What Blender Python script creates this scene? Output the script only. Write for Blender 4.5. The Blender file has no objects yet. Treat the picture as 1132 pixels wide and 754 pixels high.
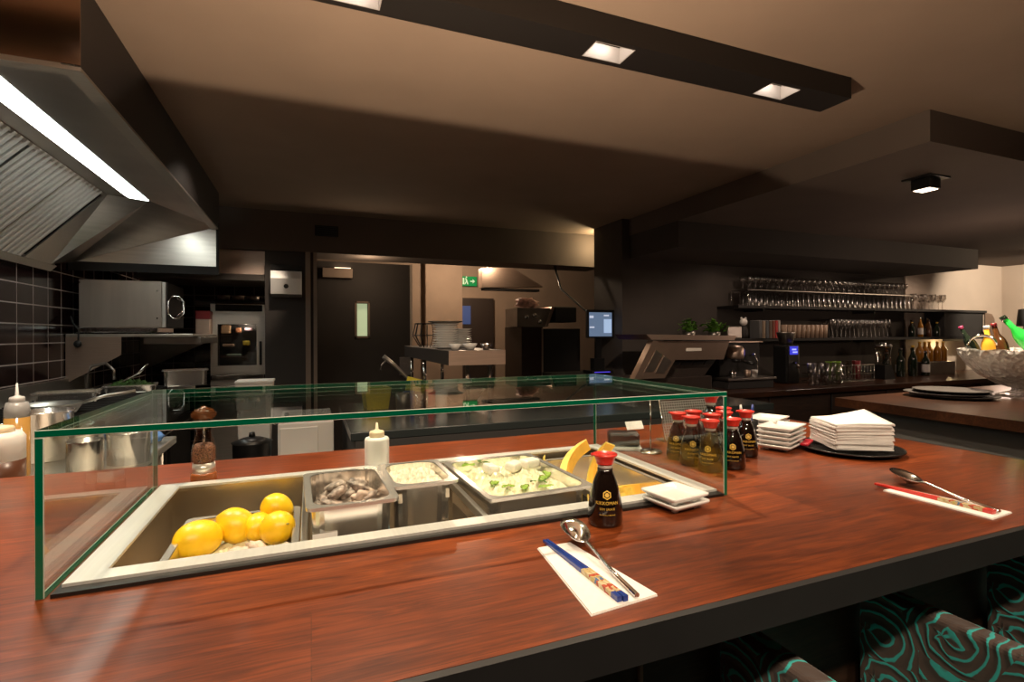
import bpy, bmesh, math, random
from mathutils import Vector, Matrix
R = random.Random(7)
PI = math.pi
C = bpy.context.scene.collection
sc = bpy.context.scene

# ------------------------------------------------------------------ materials
MATS = {}
def nodes(name):
    m = bpy.data.materials.new(name); m.use_nodes = True
    nt = m.node_tree
    return m, nt, nt.nodes['Principled BSDF']
def mat(name, col, rough=.5, metal=0, var=0, scale=40, bump=0, stretch=(1, 1, 1), emit=None, es=0, coat=0, spec=.5, alpha=None, trans=0, sub=0):
    if name in MATS: return MATS[name]
    m, nt, b = nodes(name)
    b.inputs['Base Color'].default_value = (*col, 1); b.inputs['Roughness'].default_value = rough
    b.inputs['Metallic'].default_value = metal; b.inputs['Specular IOR Level'].default_value = spec
    b.inputs['Coat Weight'].default_value = coat
    b.inputs['Transmission Weight'].default_value = trans
    b.inputs['Subsurface Weight'].default_value = sub
    if sub: b.inputs['Subsurface Radius'].default_value = (.01, .005, .003)
    if emit:
        b.inputs['Emission Color'].default_value = (*emit, 1); b.inputs['Emission Strength'].default_value = es
    if var or bump:
        tc = nt.nodes.new('ShaderNodeTexCoord'); mp = nt.nodes.new('ShaderNodeMapping'); nz = nt.nodes.new('ShaderNodeTexNoise')
        mp.inputs['Scale'].default_value = stretch
        nz.inputs['Scale'].default_value = scale; nz.inputs['Detail'].default_value = 5
        nt.links.new(tc.outputs['Object'], mp.inputs['Vector']); nt.links.new(mp.outputs['Vector'], nz.inputs['Vector'])
        if var:
            cr = nt.nodes.new('ShaderNodeValToRGB')
            cr.color_ramp.elements[0].position = .3; cr.color_ramp.elements[1].position = .7
            cr.color_ramp.elements[0].color = (*[max(0, c*(1-var)) for c in col], 1)
            cr.color_ramp.elements[1].color = (*[min(1, c*(1+var)) for c in col], 1)
            nt.links.new(nz.outputs['Fac'], cr.inputs['Fac']); nt.links.new(cr.outputs['Color'], b.inputs['Base Color'])
        if bump:
            bp = nt.nodes.new('ShaderNodeBump'); bp.inputs['Strength'].default_value = bump; bp.inputs['Distance'].default_value = .004
            nt.links.new(nz.outputs['Fac'], bp.inputs['Height']); nt.links.new(bp.outputs['Normal'], b.inputs['Normal'])
    MATS[name] = m
    return m
def clear(name, tint, gloss_rough=.0, ior=1.5, boost=1.0):
    """thin clear glass: transparent film plus Fresnel reflection"""
    m = bpy.data.materials.new(name); m.use_nodes = True; nt = m.node_tree
    nt.nodes.remove(nt.nodes['Principled BSDF']); out = nt.nodes['Material Output']
    t = nt.nodes.new('ShaderNodeBsdfTransparent'); t.inputs['Color'].default_value = (*tint, 1)
    g = nt.nodes.new('ShaderNodeBsdfGlossy'); g.inputs['Roughness'].default_value = gloss_rough
    f = nt.nodes.new('ShaderNodeFresnel'); ge = nt.nodes.new('ShaderNodeNewGeometry')
    ma = nt.nodes.new('ShaderNodeMath'); ma.operation = 'MULTIPLY_ADD'; ma.inputs[1].default_value = 1/ior-ior; ma.inputs[2].default_value = ior
    nt.links.new(ge.outputs['Backfacing'], ma.inputs[0]); nt.links.new(ma.outputs[0], f.inputs['IOR'])   # same reflectance from both sides of the sheet
    mx = nt.nodes.new('ShaderNodeMixShader'); fac = f.outputs['Fac']
    if boost != 1:
        mm = nt.nodes.new('ShaderNodeMath'); mm.operation = 'MULTIPLY'; mm.inputs[1].default_value = boost; mm.use_clamp = True
        nt.links.new(fac, mm.inputs[0]); fac = mm.outputs[0]
    nt.links.new(fac, mx.inputs[0]); nt.links.new(t.outputs[0], mx.inputs[1]); nt.links.new(g.outputs[0], mx.inputs[2])
    nt.links.new(mx.outputs[0], out.inputs['Surface'])
    MATS[name] = m
    return m
def wood(name, dark, light, rough=.28, plank=.14, length=1.6, coat=.3):
    m, nt, b = nodes(name)
    N, L = nt.nodes.new, nt.links.new
    tc = N('ShaderNodeTexCoord')
    br = N('ShaderNodeTexBrick'); br.offset = .37
    br.inputs['Scale'].default_value = 1; br.inputs['Brick Width'].default_value = length; br.inputs['Row Height'].default_value = plank
    br.inputs['Mortar Size'].default_value = .0008; br.inputs['Mortar Smooth'].default_value = .2
    br.inputs['Color1'].default_value = (.2, .2, .2, 1); br.inputs['Color2'].default_value = (.9, .9, .9, 1); br.inputs['Mortar'].default_value = (.0, .0, .0, 1)
    L(tc.outputs['Object'], br.inputs['Vector'])
    mp = N('ShaderNodeMapping'); mp.inputs['Scale'].default_value = (2.2, 12, 12); L(tc.outputs['Object'], mp.inputs['Vector'])
    add = N('ShaderNodeVectorMath'); add.operation = 'ADD'; L(mp.outputs['Vector'], add.inputs[0])
    mul = N('ShaderNodeVectorMath'); mul.operation = 'SCALE'; mul.inputs['Scale'].default_value = 9; L(br.outputs['Color'], mul.inputs[0]); L(mul.outputs[0], add.inputs[1])
    n1 = N('ShaderNodeTexNoise'); n1.inputs['Scale'].default_value = 1.6; n1.inputs['Detail'].default_value = 7; n1.inputs['Roughness'].default_value = .62; n1.inputs['Distortion'].default_value = 2.6
    L(add.outputs[0], n1.inputs['Vector'])
    n2 = N('ShaderNodeTexNoise'); n2.inputs['Scale'].default_value = 2.2; n2.inputs['Detail'].default_value = 3; L(tc.outputs['Object'], n2.inputs['Vector'])
    cr = N('ShaderNodeValToRGB'); e = cr.color_ramp.elements
    e[0].position = .25; e[0].color = (*dark, 1); e[1].position = .8; e[1].color = (*light, 1)
    L(n1.outputs['Fac'], cr.inputs['Fac'])
    mm = N('ShaderNodeMix'); mm.data_type = 'RGBA'; mm.blend_type = 'MULTIPLY'; mm.inputs['Factor'].default_value = 1
    mr = N('ShaderNodeMapRange'); mr.inputs['From Min'].default_value = .0; mr.inputs['From Max'].default_value = .9; mr.inputs['To Min'].default_value = .62; mr.inputs['To Max'].default_value = 1.1
    L(br.outputs['Color'], mr.inputs['Value']); L(cr.outputs['Color'], mm.inputs['A']); L(mr.outputs[0], mm.inputs['B'])
    m2 = N('ShaderNodeMix'); m2.data_type = 'RGBA'; m2.blend_type = 'MULTIPLY'; m2.inputs['Factor'].default_value = 1
    mr2 = N('ShaderNodeMapRange'); mr2.inputs['From Min'].default_value = .3; mr2.inputs['From Max'].default_value = .7; mr2.inputs['To Min'].default_value = .6; mr2.inputs['To Max'].default_value = 1.2
    L(n2.outputs['Fac'], mr2.inputs['Value']); L(mm.outputs['Result'], m2.inputs['A']); L(mr2.outputs[0], m2.inputs['B'])
    mp3 = N('ShaderNodeMapping'); mp3.inputs['Scale'].default_value = (7, 170, 170); L(tc.outputs['Object'], mp3.inputs['Vector'])
    n3 = N('ShaderNodeTexNoise'); n3.inputs['Scale'].default_value = 1.5; n3.inputs['Detail'].default_value = 4; L(mp3.outputs['Vector'], n3.inputs['Vector'])
    mr3 = N('ShaderNodeMapRange'); mr3.inputs['From Min'].default_value = .35; mr3.inputs['From Max'].default_value = .6; mr3.inputs['To Min'].default_value = .66; mr3.inputs['To Max'].default_value = 1.08; L(n3.outputs['Fac'], mr3.inputs['Value'])
    m3 = N('ShaderNodeMix'); m3.data_type = 'RGBA'; m3.blend_type = 'MULTIPLY'; m3.inputs['Factor'].default_value = 1; L(m2.outputs['Result'], m3.inputs['A']); L(mr3.outputs[0], m3.inputs['B'])
    L(m3.outputs['Result'], b.inputs['Base Color'])
    b.inputs['Roughness'].default_value = rough; b.inputs['Coat Weight'].default_value = coat*.7; b.inputs['Coat Roughness'].default_value = .12; b.inputs['Specular IOR Level'].default_value = .35
    bp = N('ShaderNodeBump'); bp.inputs['Strength'].default_value = .12; bp.inputs['Distance'].default_value = .002
    L(n1.outputs['Fac'], bp.inputs['Height']); L(bp.outputs['Normal'], b.inputs['Normal'])
    MATS[name] = m
    return m
def tile(name, col, grout, w, h, axis='yz', rough=.08, off=0.0):
    m, nt, b = nodes(name); N, L = nt.nodes.new, nt.links.new
    tc = N('ShaderNodeTexCoord'); sp = N('ShaderNodeSeparateXYZ'); cb = N('ShaderNodeCombineXYZ'); br = N('ShaderNodeTexBrick')
    L(tc.outputs['Object'], sp.inputs[0]); L(sp.outputs[axis[0].upper()], cb.inputs['X']); L(sp.outputs[axis[1].upper()], cb.inputs['Y']); L(cb.outputs[0], br.inputs['Vector'])
    br.offset = off; br.inputs['Scale'].default_value = 1; br.inputs['Brick Width'].default_value = w; br.inputs['Row Height'].default_value = h
    br.inputs['Mortar Size'].default_value = .004; br.inputs['Mortar Smooth'].default_value = .1
    br.inputs['Color1'].default_value = (*col, 1); br.inputs['Color2'].default_value = (*[c*1.2 for c in col], 1); br.inputs['Mortar'].default_value = (*grout, 1)
    L(br.outputs['Color'], b.inputs['Base Color'])
    mr = N('ShaderNodeMapRange'); mr.inputs['To Min'].default_value = rough; mr.inputs['To Max'].default_value = .8; L(br.outputs['Fac'], mr.inputs['Value']); L(mr.outputs[0], b.inputs['Roughness'])
    bp = N('ShaderNodeBump'); bp.invert = True; bp.inputs['Strength'].default_value = .4; bp.inputs['Distance'].default_value = .003
    L(br.outputs['Fac'], bp.inputs['Height']); L(bp.outputs['Normal'], b.inputs['Normal'])
    MATS[name] = m
    return m

STEEL = mat('brushed_steel', (.68, .64, .58), .33, .95, var=.06, scale=6, stretch=(1, 30, 30), bump=.01)
STEELX = mat('satin_steel', (.86, .84, .8), .36, .6, var=.04, scale=5, stretch=(30, 1, 30))
CHROME = mat('polished_steel', (.78, .77, .75), .1, 1)
PANS = mat('pan_steel', (.86, .83, .79), .2, .96, var=.04, scale=8)
LPAINT = mat('bulkhead_paint', (.12, .092, .074), .9, var=.05, scale=3)
MESHM = mat('pale_mesh_metal', (.6, .57, .53), .4, .7)
DSTEEL = mat('dull_steel', (.34, .31, .28), .38, 1, var=.1, scale=9)
HOODS = mat('hood_steel', (.6, .56, .52), .28, 1, var=.08, scale=4, stretch=(1, 1, 12))
COPPERY = mat('warm_steel', (.55, .42, .34), .4, .9, var=.06, scale=8, stretch=(1, 20, 20))
BLACK = mat('black_plastic', (.012, .012, .012), .35)
MATTE = mat('matte_black', (.016, .014, .013), .7)
PAINT = mat('taupe_ceiling_paint', (.28, .205, .15), .9, var=.05, scale=3, bump=.01)
DPAINT = mat('dark_taupe_paint', (.052, .043, .037), .85, var=.06, scale=4, bump=.01)
BPAINT = mat('brown_wall_paint', (.27, .2, .15), .85, var=.06, scale=4)
CREAM = mat('cream_wall_paint', (.55, .46, .38), .9, var=.04, scale=3)
WHITE = mat('white_porcelain', (.78, .76, .73), .14, coat=.3)
PAPER = mat('white_paper', (.8, .77, .74), .9, var=.03, scale=90, bump=.05)
WPLAS = mat('white_plastic', (.72, .7, .66), .4, sub=.1)
BEIGE = mat('beige_plastic', (.74, .6, .4), .45)
RED = mat('red_plastic', (.62, .03, .02), .3, coat=.3)
GOLD = mat('gold_print', (.72, .45, .07), .45)
SOY = mat('soy_filled_glass', (.008, .004, .003), .04, coat=1)
YEL = mat('lemon_peel', (.9, .56, .01), .38, var=.08, scale=25, bump=.12, sub=.1)
GREEN = mat('leaf_green', (.12, .3, .03), .5, var=.4, scale=30)
LGREEN = mat('pale_leaf_green', (.42, .62, .1), .5, var=.3, scale=30)
ICE = mat('crushed_ice', (.72, .69, .48), .25, var=.1, scale=60, bump=.5, sub=.2)
CREAMF = mat('creamy_food', (.72, .64, .5), .5, var=.12, scale=50, bump=.4)
SHELL = mat('oyster_shell', (.36, .285, .24), .5, var=.9, scale=60, bump=1)
SHELLP = mat('pale_shell', (.62, .47, .38), .5, var=.35, scale=40, bump=.5)
MELON = mat('melon_flesh', (.9, .5, .06), .4, var=.12, scale=30)
RIND = mat('melon_rind', (.75, .55, .1), .4, var=.2, scale=30)
WALNUT = mat('varnished_turned_wood', (.34, .1, .03), .25, var=.35, scale=12, stretch=(1, 1, 6), coat=.5)
PEPPER = mat('peppercorns', (.2, .085, .045), .5, var=.98, scale=330, bump=1)
BLUE = mat('blue_lacquer', (.02, .05, .25), .2, coat=.4)
BLUET = mat('blue_cloth', (.1, .25, .6), .8, var=.2, scale=50)
AMBER = mat('amber_oil', (.42, .23, .06), .15)
SAUCE = mat('brown_sauce', (.08, .03, .015), .3)
TUBE = mat('lit_tube_diffuser', (.9, .9, .9), .5, emit=(.93, 1, .92), es=13)
LAMP = mat('lit_lamp_lens', (1, .95, .9), .5, emit=(1, .86, .72), es=14)
BRONZE = mat('bronze_machine_panel', (.3, .22, .17), .36, .75, var=.05, scale=10)
EDGE = mat('green_glass_edge', (.0, .1, .05), .1, coat=.6)
CHAMF = mat('highlight_chamfer', (.45, .55, .48), .2, coat=1)  # pale colour puts bright highlight lines into the pane bevels
PANE = clear('clear_glass', (.93, .97, .95), 0, 1.5, 1.0)
THIN = clear('thin_drinking_glass', (.93, .92, .9), .03, 1.45, 1.0)
BARG = clear('bar_glass', (.9, .88, .86), .22, 1.5, 3.0)
def crystal():
    m = bpy.data.materials.new('cut_crystal'); m.use_nodes = True; nt = m.node_tree; N, L = nt.nodes.new, nt.links.new
    b = nt.nodes['Principled BSDF']; b.inputs['Base Color'].default_value = (.95, .92, .88, 1); b.inputs['Roughness'].default_value = .1; b.inputs['Metallic'].default_value = .3
    tc = N('ShaderNodeTexCoord'); v = N('ShaderNodeTexVoronoi'); v.inputs['Scale'].default_value = 38; L(tc.outputs['Object'], v.inputs['Vector'])
    bp = N('ShaderNodeBump'); bp.inputs['Strength'].default_value = 1; bp.inputs['Distance'].default_value = .02; L(v.outputs['Distance'], bp.inputs['Height']); L(bp.outputs['Normal'], b.inputs['Normal'])
    t = N('ShaderNodeBsdfTransparent'); t.inputs['Color'].default_value = (.85, .82, .8, 1); mx = N('ShaderNodeMixShader'); mx.inputs[0].default_value = .78
    L(t.outputs[0], mx.inputs[1]); L(b.outputs[0], mx.inputs[2]); L(mx.outputs[0], nt.nodes['Material Output'].inputs['Surface'])
    return m
CUTG = crystal()
WOOD = wood('red_brown_plank_wood', (.10, .02, .006), (.34, .072, .015), rough=.34, plank=.19)
WOODD = wood('dark_bar_wood', (.035, .013, .007), (.12, .045, .02), .3)
PANEL = wood('dark_brown_panel_wood', (.03, .016, .01), (.075, .036, .02), .5, plank=.6, coat=.0)
EDGEB = mat('charcoal_counter_edge', (.011, .0105, .011), .5, var=.1, scale=12)
TILEL = tile('black_glazed_tile_side', (.014, .006, .006), (.34, .3, .28), .2, .125, 'yz', .16)
TILEB = tile('black_glazed_tile_rear', (.012, .008, .008), (.12, .1, .09), .2, .125, 'xz')
FLOOR = tile('dark_floor_tile', (.035, .03, .028), (.02, .018, .016), .4, .4, 'xy', .45)

# ------------------------------------------------------------------ mesh builder
class MB:
    def __init__(s): s.bm = bmesh.new()
    def _t(s, vs, M):
        if M is not None: bmesh.ops.transform(s.bm, matrix=M, verts=vs)
    def box(s, x0, x1, y0, y1, z0, z1, bev=0, mi=0, M=None, seg=2):
        r = bmesh.ops.create_cube(s.bm, size=1); vs = r['verts']
        bmesh.ops.transform(s.bm, matrix=Matrix.Translation(((x0+x1)/2, (y0+y1)/2, (z0+z1)/2)) @ Matrix.Diagonal((x1-x0, y1-y0, z1-z0, 1)), verts=vs)
        if bev:
            es = list({e for v in vs for e in v.link_edges})
            r = bmesh.ops.bevel(s.bm, geom=es, offset=bev, segments=seg, affect='EDGES', profile=.5)
            vs = list({v for f in r['faces'] for v in f.verts} | {v for v in vs if v.is_valid})
        for f in {f for v in vs for f in v.link_faces}: f.material_index = mi
        s._t(vs, M); return s
    def lathe(s, prof, n=24, mi=0, M=None, sx=1, sy=1):
        rings = []; allv = []
        for r, z in prof:
            if r < 1e-6: ring = [s.bm.verts.new((0, 0, z))]
            else: ring = [s.bm.verts.new((r*sx*math.cos(2*PI*i/n), r*sy*math.sin(2*PI*i/n), z)) for i in range(n)]
            rings.append(ring); allv += ring
        for a, b in zip(rings, rings[1:]):
            for i in range(n):
                j = (i+1) % n
                if len(a) == 1 and len(b) == 1: continue
                if len(a) == 1: f = s.bm.faces.new((a[0], b[j], b[i]))
                elif len(b) == 1: f = s.bm.faces.new((a[i], a[j], b[0]))
                else: f = s.bm.faces.new((a[i], a[j], b[j], b[i]))
                f.material_index = mi; f.smooth = True
        s._t(allv, M); return s
    def tube(s, pts, r, n=8, mi=0, M=None, closed=False):
        pts = [Vector(p) for p in pts]; rings = []; allv = []; k = len(pts)
        for i, p in enumerate(pts):
            a = pts[i-1] if (i or closed) else pts[0]; b = pts[(i+1) % k] if (i < k-1 or closed) else pts[-1]
            d = (b-a).normalized(); u = d.orthogonal().normalized() if abs(d.z) > .95 else d.cross(Vector((0, 0, 1))).normalized(); w = d.cross(u)
            rr = r[i] if isinstance(r, (list, tuple)) else r
            ring = [s.bm.verts.new(p + u*rr*math.cos(2*PI*j/n) + w*rr*math.sin(2*PI*j/n)) for j in range(n)]
            rings.append(ring); allv += ring
        pr = list(zip(rings, rings[1:])) + ([(rings[-1], rings[0])] if closed else [])
        for a, b in pr:
            for j in range(n):
                q = (j+1) % n; f = s.bm.faces.new((a[j], b[j], b[q], a[q])); f.smooth = True; f.material_index = mi
        if not closed:
            for ring in (rings[0], rings[-1]): s.bm.faces.new(ring).material_index = mi
        s._t(allv, M); return s
    def prism(s, poly, a, b, axis='z', mi=0, M=None):
        def P(u, v, w): return {'z': (u, v, w), 'y': (u, w, v), 'x': (w, u, v)}[axis]
        lo = [s.bm.verts.new(P(u, v, a)) for u, v in poly]; hi = [s.bm.verts.new(P(u, v, b)) for u, v in poly]; k = len(poly)
        fs = [s.bm.faces.new(lo[::-1]), s.bm.faces.new(hi)] + [s.bm.faces.new((lo[i], lo[(i+1) % k], hi[(i+1) % k], hi[i])) for i in range(k)]
        for f in fs: f.material_index = mi
        s._t(lo+hi, M); return s
    def quad(s, *p, mi=0):
        f = s.bm.faces.new([s.bm.verts.new(q) for q in p]); f.material_index = mi; return s
    def hexa(s, lo, hi, mi=0):
        a = [s.bm.verts.new(q) for q in lo]; b = [s.bm.verts.new(q) for q in hi]; k = len(a)
        for f in [a[::-1], b] + [(a[i], a[(i+1) % k], b[(i+1) % k], b[i]) for i in range(k)]: s.bm.faces.new(f).material_index = mi
        return s
    def blob(s, c, r, n=2, jit=.0, mi=0, M=None, seed=0):
        q = bmesh.ops.create_icosphere(s.bm, subdivisions=n, radius=1); vs = q['verts']; rr = random.Random(seed)
        for v in vs:
            k = 1 + rr.uniform(-jit, jit); v.co = Vector((v.co.x*r[0]*k, v.co.y*r[1]*k, v.co.z*r[2]*k))
        for f in {f for v in vs for f in v.link_faces}: f.smooth = True; f.material_index = mi
        bmesh.ops.translate(s.bm, verts=vs, vec=c); s._t(vs, M); return s
    def build(s, name, mats, parent=None, loc=None, rz=None):
        me = bpy.data.meshes.new(name)
        bmesh.ops.recalc_face_normals(s.bm, faces=s.bm.faces[:])
        s.bm.to_mesh(me); s.bm.free()
        for m in (mats if isinstance(mats, (list, tuple)) else [mats]): me.materials.append(m)
        o = bpy.data.objects.new(name, me); C.objects.link(o)
        if parent is not None: o.parent = parent
        if loc is not None: o.location = loc
        if rz is not None: o.rotation_euler = (0, 0, rz)
        return o
def tag(o, label, cat, group=None):
    o['label'] = label; o['category'] = cat
    if group: o['group'] = group
    return o
def thing(name, label, cat, loc=(0, 0, 0), rz=0, group=None):
    o = bpy.data.objects.new(name, None); C.objects.link(o); o.empty_display_size = .05
    o.location = loc; o.rotation_euler = (0, 0, rz)
    return tag(o, label, cat, group)
def struct(name, mb, m):
    o = mb.build(name, m); o['kind'] = 'structure'; return o
KIDS = {}
def dup(o, loc, rz=None, label=None, group=None, parent=None):
    c = o.copy(); C.objects.link(c)
    if parent is not None: c.parent = parent
    if loc is not None: c.location = loc
    if rz is not None: c.rotation_euler = (0, 0, rz)
    if label: c['label'] = label
    if group: c['group'] = group
    for ch in list(o.children): dup(ch, None, parent=c)
    return c
def ring_from_top(i): return ['topmost', 'second from the top', 'third from the top', 'fourth from the top', 'fifth from the top', 'sixth from the top', 'seventh from the top', 'eighth from the top', 'ninth from the top', 'tenth from the top'][i]
def T(x, y, z): return Matrix.Translation((x, y, z))
def RX(a): return Matrix.Rotation(a, 4, 'X')
def RY(a): return Matrix.Rotation(a, 4, 'Y')
def RZ(a): return Matrix.Rotation(a, 4, 'Z')
def text_polys(body, size, sx=1.0):
    """flat lettering as triangles centred on the origin, in x (advance) and y (height)"""
    cu = bpy.data.curves.new('lettering', 'FONT'); cu.body = body; cu.size = size; cu.align_x = 'CENTER'; cu.resolution_u = 2
    o = bpy.data.objects.new('lettering', cu); C.objects.link(o)
    me = bpy.data.meshes.new_from_object(o.evaluated_get(bpy.context.evaluated_depsgraph_get()))
    me.calc_loop_triangles()
    tri = [[(me.vertices[i].co.x*sx, me.vertices[i].co.y) for i in t.vertices] for t in me.loop_triangles]
    bpy.data.objects.remove(o); bpy.data.curves.remove(cu); bpy.data.meshes.remove(me)
    return tri

# ------------------------------------------------------------------ the setting
CZ = 2.45
struct('floor', MB().box(-1.9, 10.2, -3, 8.2, -.1, 0), FLOOR)
struct('ceiling', MB().box(-1.9, 10.2, -3, 8.2, CZ, CZ+.1), PAINT)
struct('trim_1', MB().box(2.98, 10.2, 1.664, 4.6, 2.285, CZ), LPAINT)              # lowered ceiling over the bar
struct('trim_2', MB().box(2.99, 7.38, 3.62, 4.6, 2.056, 2.285), DPAINT)           # bulkhead over the back bar
struct('trim_3', MB().box(-1.9, 3.2, 5.19, 5.6, 2.08, CZ), LPAINT)                # downstand over the kitchen pass
struct('wall_left', MB().box(-1.9, -1.66, 1.9, 8.2, 0, CZ), TILEL)
struct('wall_left.001', MB().box(-1.9, -1.7, -3, 1.9, 0, CZ), DPAINT)
struct('wall_back', MB().box(-1.9, 10.2, 7.7, 8.2, 0, CZ), BPAINT)
struct('wall_bar', MB().box(3.3, 10.2, 4.45, 4.65, 0, 2.285), DPAINT)
struct('wall_right', MB().box(9.62, 10.2, -3, 4.45, 0, CZ), CREAM)
w = MB().box(7.4, 9.62, 4.43, 4.45, 0, 2.285); struct('wall_bar.001', w, CREAM)
struct('wall_pier', MB().box(2.9, 3.4, 4.35, 4.89, 0, CZ), DPAINT)
struct('wall_front', MB().box(-1.9, 10.2, -3.1, -3, 0, CZ), DPAINT)
struct('wall_partition', MB().box(.06, .446, 5.75, 5.85, 0, 2.08).box(.605, 1.04, 5.75, 5.85, 0, 2.08).box(.446, .605, 5.75, 5.85, 0, 1.262).box(.446, .605, 5.75, 5.85, 1.663, 2.08), DPAINT)
struct('wall_column', MB().box(-.385, .06, 5.2, 5.85, 0, 2.08), DPAINT)
struct('trim_4', MB().box(-.04, .005, 5.165, 5.2, 0, 2.08).box(.03, .062, 5.18, 5.2, 0, 2.08), BPAINT)
struct('trim_5', MB().box(1.04, 1.065, 5.74, 5.86, 0, 2.08), CREAM)
# little serving window in the partition
win = thing('window_1', 'x', 'x'); del win['label']; del win['category']; win['kind'] = 'structure'; win.location = (.5255, 5.75, 1.4625)
f = MB()
for a in ((-.0795, -.0545, -.2, .2), (.0595, .0795, -.2, .2), (-.0795, .0795, .18, .2), (-.0795, .0795, -.2, -.175)): f.box(a[0], a[1], -.012, .1, a[2], a[3], .002)
f.build('window_frame', BPAINT, win)
MB().box(-.055, .06, .085, .092, -.176, .181).box(-.055, .06, .082, .085, -.07, -.064).build('window_pane', mat('lit_window_glass', (.6, .7, .5), .3, emit=(.62, .72, .42), es=.55), win)
# doorway at the far end
d = thing('door_1', 'x', 'x'); del d['label']; del d['category']; d['kind'] = 'structure'; d.location = (2.42, 7.7, 0)
MB().box(-.25, .28, -.06, 0, 0, 1.87).build('door_leaf', mat('dark_door', (.03, .02, .016), .5), d)
MB().box(-.27, -.1, -.075, -.06, 1.46, 1.745, .004).build('door_pane', mat('blue_lit_pane', (.05, .08, .2), .3, emit=(.1, .17, .5), es=.16), d)
struct('wall_back.001', MB().box(-1.655, -.39, 6.6, 6.7, 0, CZ), TILEB)
struct('wall_far_pier', MB().box(1.6, 2.165, 7.55, 7.7, 0, CZ), BPAINT)

# ------------------------------------------------------------------ main counter
X0, X1, Y0, Y1, ZT = -1.69, 1.958, .55, 1.755, .92
HX0, HX1, HY0, HY1 = -.325, .865, .965, 1.455
ct = thing('bar_counter', 'long red-brown wooden bar counter holding the glass food case', 'counter', (0, 0, 0))
m = MB()
e = .012
for a in ((X0, HX0, Y0+e, Y1), (HX1, X1-e, Y0+e, Y1), (HX0, HX1, Y0+e, HY0), (HX0, HX1, HY1, Y1)): m.box(a[0], a[1], a[2], a[3], .87, ZT)
m.build('worktop', WOOD, ct)
m = MB().box(X0, X1, Y0, Y0+e, .87, ZT-.0005).box(X1-e, X1, Y0+e, Y1, .87, ZT-.0005)
m.build('edge_band', EDGEB, ct)
MB().box(X0, X1-.1, 1.5, 1.66, .0, .87).box(1.0, 1.94, .88, 1.5, 0, .87).box(X0, -.4, .88, 1.5, 0, .87).box(-.4, 1.0, .88, 1.5, 0, .66).build('base_panel', PANEL, ct)
MB().box(1.86, 1.868, .872, .88, 0, .87).box(.62, .628, .872, .88, 0, .66).build('panel_trim', BPAINT, ct)

# glass sneeze guard: top and two sides, open front
GX0, GX1, GY0, GY1, GH = -.364, .899, .921, 1.507, .241
g = thing('glass_food_guard', 'clear green-edged glass food guard over the steel food well', 'glass display case', ((GX0+GX1)/2, (GY0+GY1)/2, ZT))
hw, hd, th = (GX1-GX0)/2, (GY1-GY0)/2, .011
def slab(x0, x1, y0, y1, z0, z1, big):
    m = MB().box(x0, x1, y0, y1, z0, z1, .0011, seg=1)
    m.bm.normal_update()
    for f in m.bm.faces: f.material_index = 0 if abs(f.normal[big]) > .9 else (1 if max(abs(c) for c in f.normal) > .9 else 2)
    return m
slab(-hw, hw, -hd, hd, GH-th, GH, 2).build('top_pane', [PANE, EDGE, CHAMF], g)
slab(-hw, -hw+th, -hd, hd, 0, GH-th, 0).build('side_pane', [PANE, EDGE, CHAMF], g)
slab(hw-th, hw, -hd, hd, 0, GH-th, 0).build('side_pane', [PANE, EDGE, CHAMF], g)

# steel food well let into the counter
fw = thing('steel_food_well', 'long stainless steel food well sunk into the counter', 'food well', (.27, 1.21, ZT))
OX, OY = .27, 1.21
m = MB()
RX0, RX1, RY0, RY1 = -.34, .885, .94, 1.478
for a in ((RX0, RX1, RY0, HY0+.012), (RX0, RX1, HY1-.012, RY1), (RX0, HX0+.03, HY0+.012, HY1-.012), (HX1-.02, RX1, HY0+.012, HY1-.012)):
    m.box(a[0]-OX, a[1]-OX, a[2]-OY, a[3]-OY, .006, .011)
m.build('rim', STEELX, fw)
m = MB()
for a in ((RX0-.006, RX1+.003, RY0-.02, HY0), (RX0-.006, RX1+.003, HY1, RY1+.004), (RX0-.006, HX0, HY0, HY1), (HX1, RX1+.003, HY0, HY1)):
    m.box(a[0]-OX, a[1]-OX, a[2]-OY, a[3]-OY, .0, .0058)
m.build('mounting_board', mat('black_mounting_board', (.008, .007, .006), .35), fw)  # board is black and reaches further out in front of the rim
ix0, ix1, iy0, iy1 = HX0+.012-OX, HX1-.006-OX, HY0+.008-OY, HY1-.008-OY
m = MB()
t = .003; zb = -.19; zr = .006
m.box(ix0, ix0+t, iy0, iy1, zb, zr).box(ix1-t, ix1, iy0, iy1, zb, zr).box(ix0, ix1, iy0, iy0+t, zb, zr).box(ix0, ix1, iy1-t, iy1, zb, zr).box(ix0, ix1, iy0, iy1, zb-t, zb)
m.build('basin', mat('basin_steel', (.74, .64, .52), .25, 1, var=.03, scale=8), fw)
for x in (-.012, .332, .615): MB().box(x-OX-.006, x-OX+.006, iy0+t, iy1-t, -.012, .006, .002).build('divider_bar', STEEL, fw)

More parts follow.
